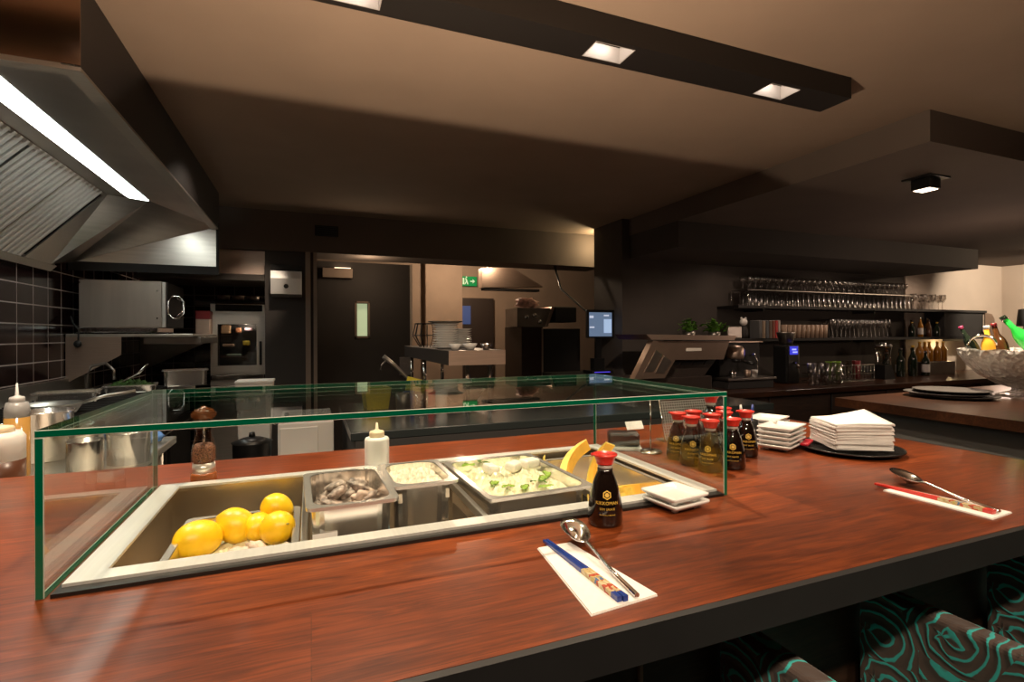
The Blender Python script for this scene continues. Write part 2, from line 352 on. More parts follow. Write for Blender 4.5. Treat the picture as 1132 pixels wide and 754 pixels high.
def pan(name, label, w, d, h, loc, rz=0, lip=.012, mats=PANS, cat='food pan', rad=.03):
    """gastronorm pan: rounded walls, rolled lip, inner floor"""
    def rr(hw, hd, r, n=5):
        pts = []
        for cx, cy, a0 in ((hw-r, hd-r, 0), (-hw+r, hd-r, PI/2), (-hw+r, -hd+r, PI), (hw-r, -hd+r, 1.5*PI)):
            for i in range(n+1): pts.append((cx+r*math.cos(a0+PI/2*i/n), cy+r*math.sin(a0+PI/2*i/n)))
        return pts
    m = MB()
    loops = [(w/2-.016, d/2-.016, rad*.8, 0), (w/2-.013, d/2-.013, rad, .006), (w/2-.010, d/2-.010, rad, h-.008), (w/2, d/2, .014, h-.006), (w/2, d/2, .014, h), (w/2-.0125, d/2-.0125, rad, h), (w/2-.0145, d/2-.0145, rad, .008), (w/2-.018, d/2-.018, rad*.8, .003)]
    V = [[m.bm.verts.new((x, y, z)) for x, y in rr(a, b, r)] for a, b, r, z in loops]
    k = len(V[0])
    for A, B in zip(V, V[1:]):
        for i in range(k): m.bm.faces.new((A[i], A[(i+1) % k], B[(i+1) % k], B[i])).smooth = False
    m.bm.faces.new(V[0][::-1]); m.bm.faces.new(V[-1])
    t = thing(name, label, cat, loc, rz)
    m.build('pan_body', mats, t)
    m = MB(); A = [m.bm.verts.new((x, y, h+.0012)) for x, y in rr(w/2+.0015, d/2+.0015, .014)]; B = [m.bm.verts.new((x, y, h+.0012)) for x, y in rr(w/2-.0115, d/2-.0115, rad)]; D = [m.bm.verts.new((x, y, h-.005)) for x, y in rr(w/2+.0015, d/2+.0015, .014)]
    for i in range(len(A)):
        j = (i+1) % len(A); m.bm.faces.new((A[i], A[j], B[j], B[i])); m.bm.faces.new((D[i], D[j], A[j], A[i]))
    m.build('rolled_rim', mat('rim_steel', (.78, .75, .71), .26, .82), t)
    return t
def sticker(t, x0, x1, y, z0, z1):
    m = MB().box(x0, x1, y-.0008, y, z0, z1, mi=0)
    for i in range(3): m.box(x0+.003, x1-.003-.004*i, y-.0012, y-.0008, z0+.005+i*.007, z0+.009+i*.007, mi=1)
    m.build('paper_sticker', [PAPER, mat('sticker_blue', (.15, .42, .55), .7)], t)

WB = ZT-.19                                     # floor of the well
p1 = pan('food_pan', 'shallow steel pan of lemons at the left end of the food well', .228, .34, .158, (-.138, 1.145, WB+.001))
p2 = pan('food_pan', 'raised deep steel pan heaped with grey oysters', .168, .262, .15, (.073, 1.142, .975-.15), .03)
sticker(p2, -.074, -.03, -.1222, .06, .1)
MB().box(-.06, .06, -.1, .1, -.095, 0, .004).build('inset_stand', DSTEEL, p2)
p3 = pan('food_pan', 'small raised steel pan filled with creamy white food', .145, .205, .13, (.228, 1.19, .975-.13), .02, rad=.035)
sticker(p3, -.05, .04, -.0935, .012, .028)
MB().box(-.05, .05, -.07, .07, -.115, 0, .004).build('inset_stand', DSTEEL, p3)
p4 = pan('food_pan', 'large steel pan of ice and green leaves in the food well', .255, .345, .1, (.467, 1.185, .95-.1), .04)
MB().box(-.11, .11, -.15, .15, -.12, 0, .004).build('inset_stand', DSTEEL, p4)
p5 = pan('food_pan', 'steel pan holding cut yellow melon at the right of the well', .215, .4, .1, (.738, 1.205, WB+.085))
MB().box(-.09, .09, -.18, .18, -.085, 0, .004).build('inset_stand', DSTEEL, p5)

# lemons
def lemon(name, label, loc, a, b, rz, ry=0, rx=0):
    m = MB()
    n = 14; prof = []
    for i in range(n+1):
        u = i/n; th_ = PI*u; z = -math.cos(th_)*a; r = math.sin(th_)**.86*b
        if i in (0, n): z *= 1.12; r = 0
        elif i in (1, n-1): r *= .78; z *= 1.05
        prof.append((r, z))
    m.lathe(prof, 24, 0, RZ(rz) @ RX(rx) @ RY(PI/2+ry))
    t = thing(name, label, 'lemon', loc, 0, 'lemons in the food well')
    m.build('peel', YEL, t)
    k = MB().blob((0, 0, 0), (.0035, .0035, .002), 1); k.build('stem_scar', mat('stem_scar', (.35, .3, .06), .7), t).location = (RZ(rz) @ RX(rx) @ RY(PI/2+ry)) @ Vector((0, 0, a*1.12))
lemon('lemon', 'large lemon leftmost in the food well', (-.213, 1.2, .882), .046, .037, .7, .15)
lemon('lemon', 'plump lemon second from left, above the pink shells', (-.152, 1.25, .884), .04, .036, -.3, .5)
lemon('lemon', 'smallest lemon, half hidden between its neighbours', (-.107, 1.245, .877), .034, .03, 1.2, .2)
lemon('lemon', 'lemon at the right front corner of the lemon pan', (-.066, 1.19, .888), .038, .034, -1.0, -.4)
lemon('lemon', 'highest lemon, at the back right of the pan', (-.072, 1.285, .898), .037, .033, .4, .9)

def oyster(loc, s, seed, m_=SHELL, rot=None):
    q = random.Random(seed); mb = MB()
    mb.blob((0, 0, 0), (s, s*.66, s*.34), 3, .05, seed=seed)
    for v in mb.bm.verts:
        k = 1 + .13*math.sin(9*v.co.x/s+seed) + .1*math.sin(13*v.co.y/s+2*seed)
        v.co.x *= k; v.co.y *= 1+.16*math.sin(7*v.co.x/s+seed*1.7); v.co.z *= k; v.co.z += .12*s*math.sin(8*v.co.y/s+seed)
    M = RZ(q.uniform(0, 6.28)) @ RX(q.uniform(-.6, .6)) @ RY(q.uniform(-.6, .6))
    bmesh.ops.transform(mb.bm, matrix=M, verts=mb.bm.verts)
    return mb
n = 0
for z, grid in ((.87, [(-.05, -.09), (0, -.09), (.045, -.085), (-.05, -.035), (0, -.03), (.048, -.03), (-.05, .025), (0, .03), (.046, .03), (-.045, .085), (.0, .085), (.045, .088)]),
                (.898, [(-.04, -.07), (.01, -.075), (.048, -.05), (-.03, -.01), (.02, -.012), (.045, .02), (-.038, .045), (.005, .05), (.042, .075), (-.01, .09)]),
                (.918, [(-.02, .0), (.025, .03), (.02, -.035), (-.02, .05)])):
    for x, y in grid:
        o = oyster((0, 0, 0), R.uniform(.019, .027), n).build('oyster', SHELL if n % 4 else SHELLP)
        o.location = (.073+x*1.02, 1.148+y, z+.042+R.uniform(-.004, .004))
        tag(o, 'rough grey-brown oyster in the heap in the raised steel pan', 'oyster', 'oysters heaped in the raised pan'); n += 1
for i, (x, y, s, lab) in enumerate(((-.2, 1.1, .03, 'pinkish shell in front of the largest lemon'), (-.145, 1.13, .034, 'ridged brown pink shell in front of the plump lemon'), (-.095, 1.135, .034, 'smooth pale shell in front of the smallest lemon'), (-.06, 1.12, .026, 'pale shell under the lemon at the right front'), (-.17, 1.07, .03, 'pale shell half hidden by the steel rim'), (-.205, 1.26, .024, 'shell at the back left of the lemon pan'), (-.16, 1.275, .022, 'shell behind the plump lemon in the shallow pan'))):
    o = oyster((0, 0, 0), s, 60+i).build('shell', SHELLP); o.location = (x, y, .862 if i < 5 else .86); tag(o, lab, 'shell', 'shells among the lemons')
def heap(name, label, w, d, h, loc, m_, seed, nx=26, amp=.3, cat='food'):
    q = random.Random(seed); mb = MB(); V = []
    for i in range(nx+1):
        row = []
        for j in range(nx+1):
            u, v = i/nx*2-1, j/nx*2-1
            env = max(0, (1-u**4)*(1-v**4))**.5
            row.append(mb.bm.verts.new((u*w/2, v*d/2, h*env*(1+q.uniform(-amp, amp)))))
        V.append(row)
    for i in range(nx):
        for j in range(nx): mb.bm.faces.new((V[i][j], V[i+1][j], V[i+1][j+1], V[i][j+1]))
    bs = [V[0][0], V[nx][0], V[nx][nx], V[0][nx]]
    border = [V[i][0] for i in range(nx)] + [V[nx][j] for j in range(nx)] + [V[i][nx] for i in range(nx, 0, -1)] + [V[0][j] for j in range(nx, 0, -1)]
    r = bmesh.ops.extrude_edge_only(mb.bm, edges=[mb.bm.edges.get((border[k], border[(k+1) % len(border)])) for k in range(len(border))])
    vs = [g_ for g_ in r['geom'] if isinstance(g_, bmesh.types.BMVert)]
    for v in vs: v.co.z = -.02
    o = mb.build(name, m_); o.location = loc; tag(o, label, cat); o['kind'] = 'stuff'
    return o
heap('creamy_food', 'creamy white crumbly food filling the small raised pan', .112, .17, .014, (.228, 1.19, .955), CREAMF, 3, 22, .5).rotation_euler.z = .02
heap('crushed_ice', 'crushed ice filling the large pan of leaves', .215, .305, .02, (.467, 1.185, .92), ICE, 5, 26, .5).rotation_euler.z = .04
heap('pan_ice', 'bed of crushed ice under the lemons', .18, .305, .018, (-.143, 1.145, .832), ICE, 6, 20, .4)
for i, (x, y, a, lab) in enumerate(((.43, 1.245, .3, 'white fish block lying on the ice at the left of the pan'), (.495, 1.25, -.35, 'white fish block lying on the ice at the middle of the pan'), (.545, 1.265, -.6, 'pale fish block at the back right of the ice pan'))):
    o = MB().box(-.034, .034, -.016, .016, 0, .024, .007).build('fish_block', mat('white_fish', (.8, .76, .66), .4, var=.06, scale=40, sub=.1)); o.location = (x, y, .937); o.rotation_euler = (.12, .1, a+1.2); tag(o, lab, 'fish', 'fish blocks on the ice')
def leaf(L, W, seed, curl=.5):
    q = random.Random(seed); mb = MB(); n = 7; rows = []
    for i in range(n+1):
        u = i/n; w_ = W*math.sin(PI*min(.98, u*.9+.06))**.8; row = []
        for j in (-1, -.5, 0, .5, 1):
            row.append(mb.bm.verts.new((L*(u-.5), w_*j, curl*L*(.25-(u-.5)**2)*.6 + .1*W*abs(j)*math.sin(9*u+seed)+.004*q.random())))
        rows.append(row)
    for a, b in zip(rows, rows[1:]):
        for j in range(4): mb.bm.faces.new((a[j], b[j], b[j+1], a[j+1])).smooth = True
    r = bmesh.ops.solidify(mb.bm, geom=mb.bm.faces[:], thickness=.0012)
    return mb
for i, (x, y, rz, m_) in enumerate(((.42, 1.09, .4, LGREEN), (.455, 1.075, 1.2, LGREEN), (.5, 1.1, -.3, GREEN), (.525, 1.125, .6, LGREEN), (.548, 1.16, 1.4, LGREEN), (.39, 1.31, .2, LGREEN), (.5, 1.06, .1, LGREEN), (.44, 1.32, 1.9, GREEN), (.4, 1.13, 1.0, LGREEN))):
    o = leaf(.04, .011, i).build('leaf', m_); o.location = (x, y, .945); o.rotation_euler = (R.uniform(-.2, .2), R.uniform(-.2, .2), rz)
    tag(o, 'small green salad leaf scattered on the pan of ice', 'leaf', 'green leaves on the ice')
def melon(label, loc, L, w, rot):
    t = thing('melon_slice', label, 'melon slice', loc, 0, 'melon slices in the well'); t.rotation_euler = rot
    n = 10; outer = []; inner = []
    for i in range(n+1):
        a = -1.15+2.3*i/n
        outer.append((math.sin(a)*L*.62, -math.cos(a)*L*.62+L*.36)); inner.append((math.sin(a*.82)*L*.55, -math.cos(a*.8)*L*.36+L*.2))
    MB().prism(outer+inner[::-1], -w/2, w/2, 'y').build('flesh', MELON, t)
    o2 = [(x*1.035, z*1.035-.002) for x, z in outer]
    MB().prism(outer[::-1]+o2, -w/2-.0005, w/2+.0005, 'y').build('rind', RIND, t)
melon('yellow melon slice leaning at the back beside the ice pan', (.70, 1.27, .912), .17, .04, (1.35, -.6, .9))
melon('melon slice standing upright nearest the soy sauce bottle', (.70, 1.13, .915), .17, .035, (.9, -1.1, 1.0))
melon('orange melon slice low at the front of its pan', (.668, 1.06, .893), .12, .035, (1.2, .1, .1))
melon('deep orange melon slice lying flat at the right', (.775, 1.12, .885), .14, .032, (1.4, .2, .8))
melon('short melon chunk at the back left corner of its pan', (.67, 1.36, .895), .1, .032, (1.1, .6, .2))

# ------------------------------------------------------------------ soy sauce bottles
TXT1 = text_polys('KIKKOMAN', .0088, 1.0)
TXT2 = text_polys('SOY SAUCE', .0058, 1.0)
TXT3 = text_polys('NATURALLY BREWED', .0032, 1.0)
SPROF = [(0, 0), (.030, 0), (.0335, .003), (.0345, .010), (.0338, .03), (.030, .058), (.0235, .083), (.0175, .098), (.0150, .104), (.0150, .110), (0, .110)]
def prad(z):
    for (r0, z0), (r1, z1) in zip(SPROF, SPROF[1:]):
        if z0 <= z <= z1 and z1 > z0: return r0+(r1-r0)*(z-z0)/(z1-z0)
    return .03
def wrap(mb, tri, zc, a0=-PI/2, eps=.0004):
    for t in tri:
        vs = []
        for u, v in t:
            z = zc+v; r = prad(z)+eps; a = a0+u/prad(zc); vs.append(mb.bm.verts.new((r*math.cos(a), r*math.sin(a), z)))
        try: mb.bm.faces.new(vs)
        except ValueError: pass
def soy(label, loc, rz, group='soy sauce bottles', scale=1.0, small=False):
    t = thing('soy_sauce_bottle', label, 'bottle', loc, rz, group)
    m = MB().lathe(SPROF, 32); m.build('bottle_body', SOY, t)
    MB().lathe([(0, .1095), (.0145, .1095), (.0145, .118), (0, .118)], 24).build('neck', mat('clear_neck', (.45, .4, .36), .1, coat=.5), t)
    m = MB().lathe([(0, .118), (.0165, .118), (.017, .1195), (.0185, .127), (.0235, .1345), (.0245, .136), (.024, .138), (.020, .139), (.019, .1375), (0, .1375)], 32); m.tube([(-.0235, 0, .1358), (-.028, 0, .1368)], [.004, .0025], 8); m.build('cap', RED, t)
    m = MB(); wrap(m, TXT1, .046); wrap(m, TXT2, .036); wrap(m, TXT3, .026)
    hexo = [(math.cos(PI/3*i+PI/6)*.0088, math.sin(PI/3*i+PI/6)*.0088) for i in range(6)]; hexi = [(x*.72, y*.72) for x, y in hexo]
    tri = []
    for i in range(6):
        j = (i+1) % 6; tri += [[hexo[i], hexo[j], hexi[j]], [hexo[i], hexi[j], hexi[i]]]
    for i in range(8):
        a, b = PI/4*i, PI/4*(i+1); tri.append([(0, 0), (.0042*math.cos(a), .0042*math.sin(a)), (.0042*math.cos(b), .0042*math.sin(b))])
    wrap(m, tri, .064)
    m.build('printed_label', GOLD, t)
    return t
sb = soy('soy sauce bottle standing alone in front of the food well', (.543, .877, ZT), -.42)
CL = [(1.03, 1.251, 'leftmost at the rear'), (1.018, 1.178, 'second row at the left'), (1.10, 1.262, 'rear row in the middle'), (1.02, 1.106, 'nearest the glass side pane'), (1.105, 1.19, 'in the centre'), (1.235, 1.28, 'rear row at the right'), (1.172, 1.212, 'right of the centre'), (1.097, 1.105, 'front row just right of the glass'), (1.245, 1.2, 'rightmost, outside the glass')]
for i, (x, y, l_) in enumerate(CL):
    dup(sb, (x, y, ZT), [-.9, -.6, -.5, -1.0, -.7, -.2, -1.3, -.75, -.55][i], 'soy sauce bottle '+l_+' of the cluster', 'soy sauce bottles clustered by the glass')
b2 = dup(sb, (1.27, 1.375, ZT), .4, 'tall soy sauce bottle behind the cluster, cap highest', 'soy sauce bottles clustered by the glass'); b2.scale = (1.1, 1.1, 1.2)
pc = thing('pen_cup', 'small dark cup of pens behind the soy sauce bottles', 'pen holder', (1.4, 1.34, ZT))
MB().lathe([(0, 0), (.03, 0), (.032, .08), (.029, .08), (.027, .004), (0, .004)], 20).build('cup', BLACK, pc)
for (dx, dy, m_, l_) in ((.012, 0, BLUE, 'blue pen leaning out of the pen cup'), (-.012, .006, WHITE, 'white pen standing in the pen cup')):
    o = MB().tube([(1.4+dx*.3, 1.34+dy, ZT+.008), (1.4+dx*1.6, 1.34+dy*2, ZT+.115), (1.4+dx*1.75, 1.34+dy*2, ZT+.13)], [.0045, .0045, .003]).build('pen', m_); tag(o, l_, 'pen', 'pens in the cup')

# perforated metal menu rack and chrome stand behind the glass
pr = thing('perforated_rack', 'leaning perforated metal rack behind the soy sauce bottles', 'rack', (1.25, 1.45, ZT), .0)
m = MB(); nx_, nz_ = 22, 14; W_, H_ = .22, .13
for i in range(nx_+1): m.box(-W_/2+W_*i/nx_-.0016, -W_/2+W_*i/nx_+.0016, -.001, .001, 0, H_)
for j in range(nz_+1): m.box(-W_/2, W_/2, -.001, .001, H_*j/nz_-.0016, H_*j/nz_+.0016)
bmesh.ops.transform(m.bm, matrix=T(0, 0, .01) @ RX(-.25), verts=m.bm.verts); m.build('perforated_sheet', MESHM, pr)
m = MB().tube([(-W_/2, 0, .0), (-W_/2-.0, .035, .145)], .003).tube([(W_/2, 0, 0), (W_/2, .035, .145)], .003); m.build('side_rail', CHROME, pr)
MB().box(-W_/2, W_/2, -.02, .05, 0, .006).build('rack_base', DSTEEL, pr)
st = thing('chrome_card_stand', 'slim chrome rod stand on a round foot behind the glass', 'card stand', (1.0, 1.345, ZT))
MB().lathe([(0, 0), (.036, 0), (.036, .004), (.03, .009), (.006, .013), (0, .013)], 28).build('foot', CHROME, st)
MB().tube([(0, 0, .01), (0, 0, .165)], .0022).build('rod', CHROME, st)
MB().box(-.03, .035, -.0012, .0012, .072, .1, M=RX(-.5) @ T(0, .045, .02)).build('card', PAPER, st)
dl = thing('napkin_dispenser', 'low black dispenser with white edges beside the glass case', 'dispenser', (.955, 1.43, ZT), -.5)
MB().box(-.05, .05, -.035, .035, .012, .055, .008).build('black_cover', BLACK, dl)
MB().box(-.056, .056, -.04, .04, 0, .0118, .003).build('white_tray', WHITE, dl)

# ------------------------------------------------------------------ white dishes
def dish(w, d, h):
    m = MB(); a = [(-w/2*.72, -d/2*.66), (w/2*.72, -d/2*.66), (w/2*.72, d/2*.66), (-w/2*.72, d/2*.66)]
    def loop(k, z, r=.006):
        pts = []
        hw, hd = k
        for cx, cy, a0 in ((hw-r, hd-r, 0), (-hw+r, hd-r, PI/2), (-hw+r, -hd+r, PI), (hw-r, -hd+r, 1.5*PI)):
            for i in range(4): pts.append(m.bm.verts.new((cx+r*math.cos(a0+PI/6*i), cy+r*math.sin(a0+PI/6*i), z)))
        return pts
    L = [loop((w*.34, d*.33), .004), loop((w*.36, d*.35), .0045), loop((w*.5, d*.5), h-.004), loop((w*.5, d*.5), h), loop((w*.47, d*.46), h), loop((w*.38, d*.36), h*.55), loop((w*.34, d*.32), h*.5)]
    k = len(L[0])
    for A, B in zip(L, L[1:]):
        for i in range(k): m.bm.faces.new((A[i], A[(i+1) % k], B[(i+1) % k], B[i])).smooth = True
    m.bm.faces.new(L[0][::-1]); m.bm.faces.new(L[-1])
    return m
def dish_thing(label, w, d, h, loc, rz, group):
    t = thing('white_dish', label, 'dish', loc, rz, group)
    dish(w, d, h).build('dish_body', WHITE, t)
    m = MB()
    for sx in (-1, 1):
        for sy in (-1, 1): m.box(sx*w*.28-.006, sx*w*.28+.006, sy*d*.26-.005, sy*d*.26+.005, 0, .006, .0015)
    m.build('feet', WHITE, t)
    return t
def stack(base, x, y, rz, n, dz, where, group, h0=0):
    for i in range(n):
        k = n-1-i
        if k == 0: pos = 'topmost'
        elif k == n-1 and n > 2: pos = 'lowest'
        else: pos = ring_from_top(k)
        lab = pos+' white dish '+where
        q = (x+R.uniform(-.0015, .0015), y+R.uniform(-.0015, .0015), ZT+h0+i*dz)
        if base is None: raise ValueError
        if not stack.used.get(base.name): base.location = q; base.rotation_euler.z = rz; base['label'] = lab; base['group'] = group; stack.used[base.name] = 1
        else: dup(base, q, rz+R.uniform(-.02, .02), lab, group)
stack.used = {}
d1 = dish_thing('', .155, .105, .0205, (0, 0, 0), 0, '')
stack(d1, 1.435, 1.235, .4, 5, .0142, 'in the nearer right-hand stack', 'white dishes stacked on the counter')
d1b = dup(d1, (0, 0, 0)); stack(d1b, 1.515, 1.365, .4, 5, .0145, 'in the stack behind, near the bottles', 'white dishes stacked on the counter')
d2 = dish_thing('', .105, .1, .02, (0, 0, 0), 0, '')
stack(d2, .735, .905, .14, 2, .0155, 'of the pair in front of the glass case', 'pair of small dishes by the food well')

# napkins on a black plate
pl = thing('black_plate', 'round black plate under the tall napkin stack', 'plate', (1.6, 1.124, ZT))
MB().lathe([(0, 0), (.09, 0), (.095, .002), (.135, .010), (.145, .013), (.145, .016), (.138, .0155), (.1, .006), (0, .006)], 48).build('plate_body', mat('black_stoneware', (.012, .012, .012), .25), pl)
def napkin(w, d, th_, bump, seed, fold=True):
    q = random.Random(seed); mb = MB(); n = 10; G = []
    for L in (0, 1):
        g_ = []
        for i in range(n+1):
            r_ = []
            for j in range(n+1):
                u, v = i/n-.5, j/n-.5
                z = L*th_*(.75+.25*(1 if u > -.48 else .4)) + bump*(max(0, u+.12)*1.2*(v+.5)*.9 - .25*max(0, -u-.1)) + .0005*math.sin(9*u+seed)*math.sin(7*v+seed*2)
                r_.append(mb.bm.verts.new((u*w, v*d, z)))
            g_.append(r_)
        G.append(g_)
    for L in (0, 1):
        for i in range(n):
            for j in range(n): mb.bm.faces.new((G[L][i][j], G[L][i+1][j], G[L][i+1][j+1], G[L][i][j+1])).smooth = True
    for i in range(n):
        for (a, b) in (((i, 0), (i+1, 0)), ((i, n), (i+1, n)), ((0, i), (0, i+1)), ((n, i), (n, i+1))):
            mb.bm.faces.new((G[0][a[0]][a[1]], G[0][b[0]][b[1]], G[1][b[0]][b[1]], G[1][a[0]][a[1]]))
    return mb
NN = 22
for i in range(NN):
    o = napkin(.165+R.uniform(-.003, .003), .165, .0034, .001+.036*(i/NN)**2, i).build('paper_napkin', PAPER)
    o.location = (1.605+R.uniform(-.004, .004), 1.128+R.uniform(-.004, .004), ZT+.0185+i*.0037-.001*(i/NN)**2); o.rotation_euler = (0, 0, -.47+R.uniform(-.035, .035))
    tag(o, 'topmost white paper napkin of the tall stack' if i == NN-1 else 'folded white paper napkin within the tall stack on the black plate', 'napkin', 'napkins stacked on the black plate')
o = MB().box(-.045, .045, -.012, .012, 0, .008, .003).build('red_packet', mat('red_wrapper', (.5, .01, .03), .4)); o.location = (1.505, 1.2, ZT+.0155); o.rotation_euler.z = .5; tag(o, 'small red packet lying on the black plate by the napkins', 'packet')

# ------------------------------------------------------------------ place settings
FLORAL = None
def floral():
    m, nt, b = nodes('gilt_floral_lacquer'); N, L = nt.nodes.new, nt.links.new
    tc = N('ShaderNodeTexCoord'); v = N('ShaderNodeTexVoronoi'); v.inputs['Scale'].default_value = 150
    cr = N('ShaderNodeValToRGB'); cr.color_ramp.interpolation = 'CONSTANT'
    cr.color_ramp.elements[0].color = (.5, .38, .18, 1); cr.color_ramp.elements[1].color = (.45, .08, .04, 1); cr.color_ramp.elements[1].position = .45
    for p, c in ((.6, (.6, .5, .3, 1)), (.75, (.08, .16, .3, 1)), (.85, (.5, .42, .1, 1))):
        e_ = cr.color_ramp.elements.new(p); e_.color = c
    L(tc.outputs['Object'], v.inputs['Vector']); L(v.outputs['Color'], cr.inputs['Fac']); L(cr.outputs['Color'], b.inputs['Base Color']); b.inputs['Roughness'].default_value = .25
    return m
FLORAL = floral()
def chopstick(label, p, q, z, m_, group, tipm):
    d = Vector((q[0]-p[0], q[1]-p[1], 0)); L = d.length; a = math.atan2(d.y, d.x)
    t = thing('chopstick', label, 'chopstick', (p[0], p[1], z), a, group)
    def sq(x0, x1, r0, r1, name, mm):
        MB().hexa([(x0, -r0, 0), (x0, r0, 0), (x0, r0, 2*r0), (x0, -r0, 2*r0)], [(x1, -r1, 0), (x1, r1, 0), (x1, r1, 2*r1), (x1, -r1, 2*r1)]).build(name, mm, t)
    sq(0, L*.58, .0022, .0034, 'tapered_shaft', m_); sq(L*.58, L*.93, .0035, .0038, 'patterned_grip', FLORAL); sq(L*.93, L, .0038, .0039, 'end_cap', tipm)
def spoon(label, tip, end, z, group, bw=.024, bl=.08):
    d = Vector((end[0]-tip[0], end[1]-tip[1], 0)); L = d.length; a = math.atan2(d.y, d.x)
    t = thing('soup_spoon', label, 'spoon', (tip[0], tip[1], z), a, group)
    mb = MB(); n = 18; rings = []
    for k in range(6):
        f = k/5; ring = []
        for i in range(n):
            th_ = 2*PI*i/n; x = math.cos(th_); y = math.sin(th_)
            ring.append(mb.bm.verts.new((bl/2+x*bl/2*f, y*bw*f*(1-.16*x), .0015+.014*f*f+.007*(1-x))))
        rings.append(ring)
    for A, B in zip(rings, rings[1:]):
        for i in range(n):
            j = (i+1) % n
            try: mb.bm.faces.new((A[i], A[j], B[j], B[i])).smooth = True
            except ValueError: pass
    bmesh.ops.remove_doubles(mb.bm, verts=mb.bm.verts[:], dist=1e-5)
    bmesh.ops.solidify(mb.bm, geom=mb.bm.faces[:], thickness=.0012)
    mb.build('bowl', CHROME, t)
    pts = [(bl-.003, 0, .0165), (bl+.012, 0, .017), (bl+.05, 0, .0125), (L*.7, 0, .0065), (L, 0, .0042)]
    MB().tube(pts, [.0034, .0026, .0028, .0034, .004], 10).build('handle', CHROME, t)
def flat_napkin(label, quad, z=ZT, th_=.0028):
    cx = sum(p[0] for p in quad)/4; cy = sum(p[1] for p in quad)/4
    lo = [(x-cx, y-cy, 0) for x, y in quad]; mid = [(x-cx, y-cy, th_*.45) for x, y in quad]
    m = MB().hexa(lo, mid); hi0 = [((x-cx)*.985+.001, (y-cy)*.99, th_*.5) for x, y in quad]; m.hexa(hi0, [(x, y, th_) for x, y, z_ in hi0])
    bmesh.ops.subdivide_edges(m.bm, edges=m.bm.edges[:], cuts=2)
    o = m.build('paper_napkin', PAPER); o.location = (cx, cy, z); tag(o, label, 'napkin')
NZ = ZT+.003
flat_napkin('white napkin under the blue chopsticks and spoon', [(.367, .815), (.345, .593), (.46, .604), (.43, .815)])
chopstick('left one of the two blue chopsticks on the napkin', (.388, .832), (.398, .606), NZ, BLUE, 'blue chopsticks', BLUE)
chopstick('right one of the two blue chopsticks, against the spoon side', (.394, .832), (.407, .604), NZ, BLUE, 'blue chopsticks', BLUE)
spoon('steel spoon lying right of the blue chopsticks', (.444, .85), (.426, .605), NZ, None)
flat_napkin('white napkin under the red chopsticks near the counter end', [(1.263, .807), (1.268, .6), (1.352, .607), (1.318, .809)])
chopstick('left one of the two red chopsticks on the napkin', (1.288, .842), (1.300, .614), NZ, RED, 'red chopsticks', RED)
chopstick('right one of the two red chopsticks, next to the spoon', (1.294, .842), (1.307, .614), NZ, RED, 'red chopsticks', RED)
spoon('steel spoon lying right of the red chopsticks', (1.372, .855), (1.318, .612), NZ, None)

# ------------------------------------------------------------------ pepper mill and squeeze bottles
pm = thing('pepper_mill', 'glass and wood pepper mill behind the food well', 'pepper mill', (-.255, 1.513, ZT))
MB().lathe([(0, 0), (.029, 0), (.03, .003), (.03, .022), (.0275, .026), (0, .026)], 28).build('wooden_base', WALNUT, pm)
MB().lathe([(0, .026), (.027, .026), (.0255, .05), (0, .05)], 28).build('steel_collar', mat('collar_steel', (.8, .76, .7), .3, .7), pm)
MB().lathe([(.0262, .05), (.0275, .06), (.0275, .085), (.0225, .105), (.0165, .122), (.016, .128), (.02, .148), (.024, .163)], 28).build('glass_body', THIN, pm)
MB().lathe([(0, .0505), (.0235, .0505), (.0252, .062), (.025, .088), (.019, .098), (0, .1)], 24).build('peppercorns', PEPPER, pm)
MB().lathe([(0, .05), (.003, .05), (.003, .164), (0, .164)], 10).build('spindle', CHROME, pm)
MB().lathe([(0, .163), (.024, .163), (.029, .168), (.0295, .175), (.02, .186), (.008, .19), (.006, .194), (0, .196)], 28).build('wooden_head', WALNUT, pm)
def squeeze(label, loc, r, h, bodym, low=None, lowh=.4, capm=BEIGE, tip=.03, name='squeeze_bottle'):
    t = thing(name, label, 'squeeze bottle', loc)
    if low:
        MB().lathe([(0, 0), (r*.94, 0), (r, .004), (r, h*lowh), (0, h*lowh)], 28).build('filling', low, t)
        MB().lathe([(0, h*lowh), (r, h*lowh), (r, h*.9), (r*.85, h), (0, h)], 28).build('bottle_body', bodym, t)
    else:
        MB().lathe([(0, 0), (r*.94, 0), (r, .004), (r, h*.9), (r*.93, h*.97), (r*.7, h), (0, h)], 28).build('bottle_body', bodym, t)
    MB().lathe([(0, h), (r*.62, h), (r*.62, h+.012), (r*.56, h+.016), (r*.3, h+.018), (.0045, h+.022), (.0025, h+.018+tip), (0, h+.018+tip)], 24).build('nozzle_cap', capm, t)
squeeze('white squeeze bottle standing behind the oyster pan', (.176, 1.5, ZT), .034, .085, WPLAS, tip=.022)
PT = thing('prep_table', 'stainless prep table tucked behind the left of the counter', 'table', (-.95, 2.05, 0))
MB().box(-.7, .42, -.28, .5, .84, .87, .004).build('tabletop', STEEL, PT)
for sx in (-.62, .36):
    for sy in (-.24, .46): MB().tube([(sx, sy, 0), (sx, sy, .84)], .02).build('leg', STEEL, PT)
squeeze('wide white squeeze bottle of dark sauce at the far left', (-.82, 1.87, .87), .06, .155, WPLAS, SAUCE, .5, BEIGE, .035)
squeeze('narrow squeeze bottle of amber oil at the left edge', (-.83, 2.0, .87), .03, .225, mat('cloudy_plastic', (.5, .5, .5), .3, trans=.4), AMBER, .8, mat('cloudy_cap', (.6, .6, .6), .3), .04)
cp = thing('steel_pot', 'round steel stock pot on the prep table', 'pot', (-.86, 2.24, .87))
MB().lathe([(0, 0), (.078, 0), (.082, .004), (.082, .16), (.088, .165), (.088, .168), (.079, .168), (.077, .008), (0, .008)], 32).build('pot_body', PANS, cp)
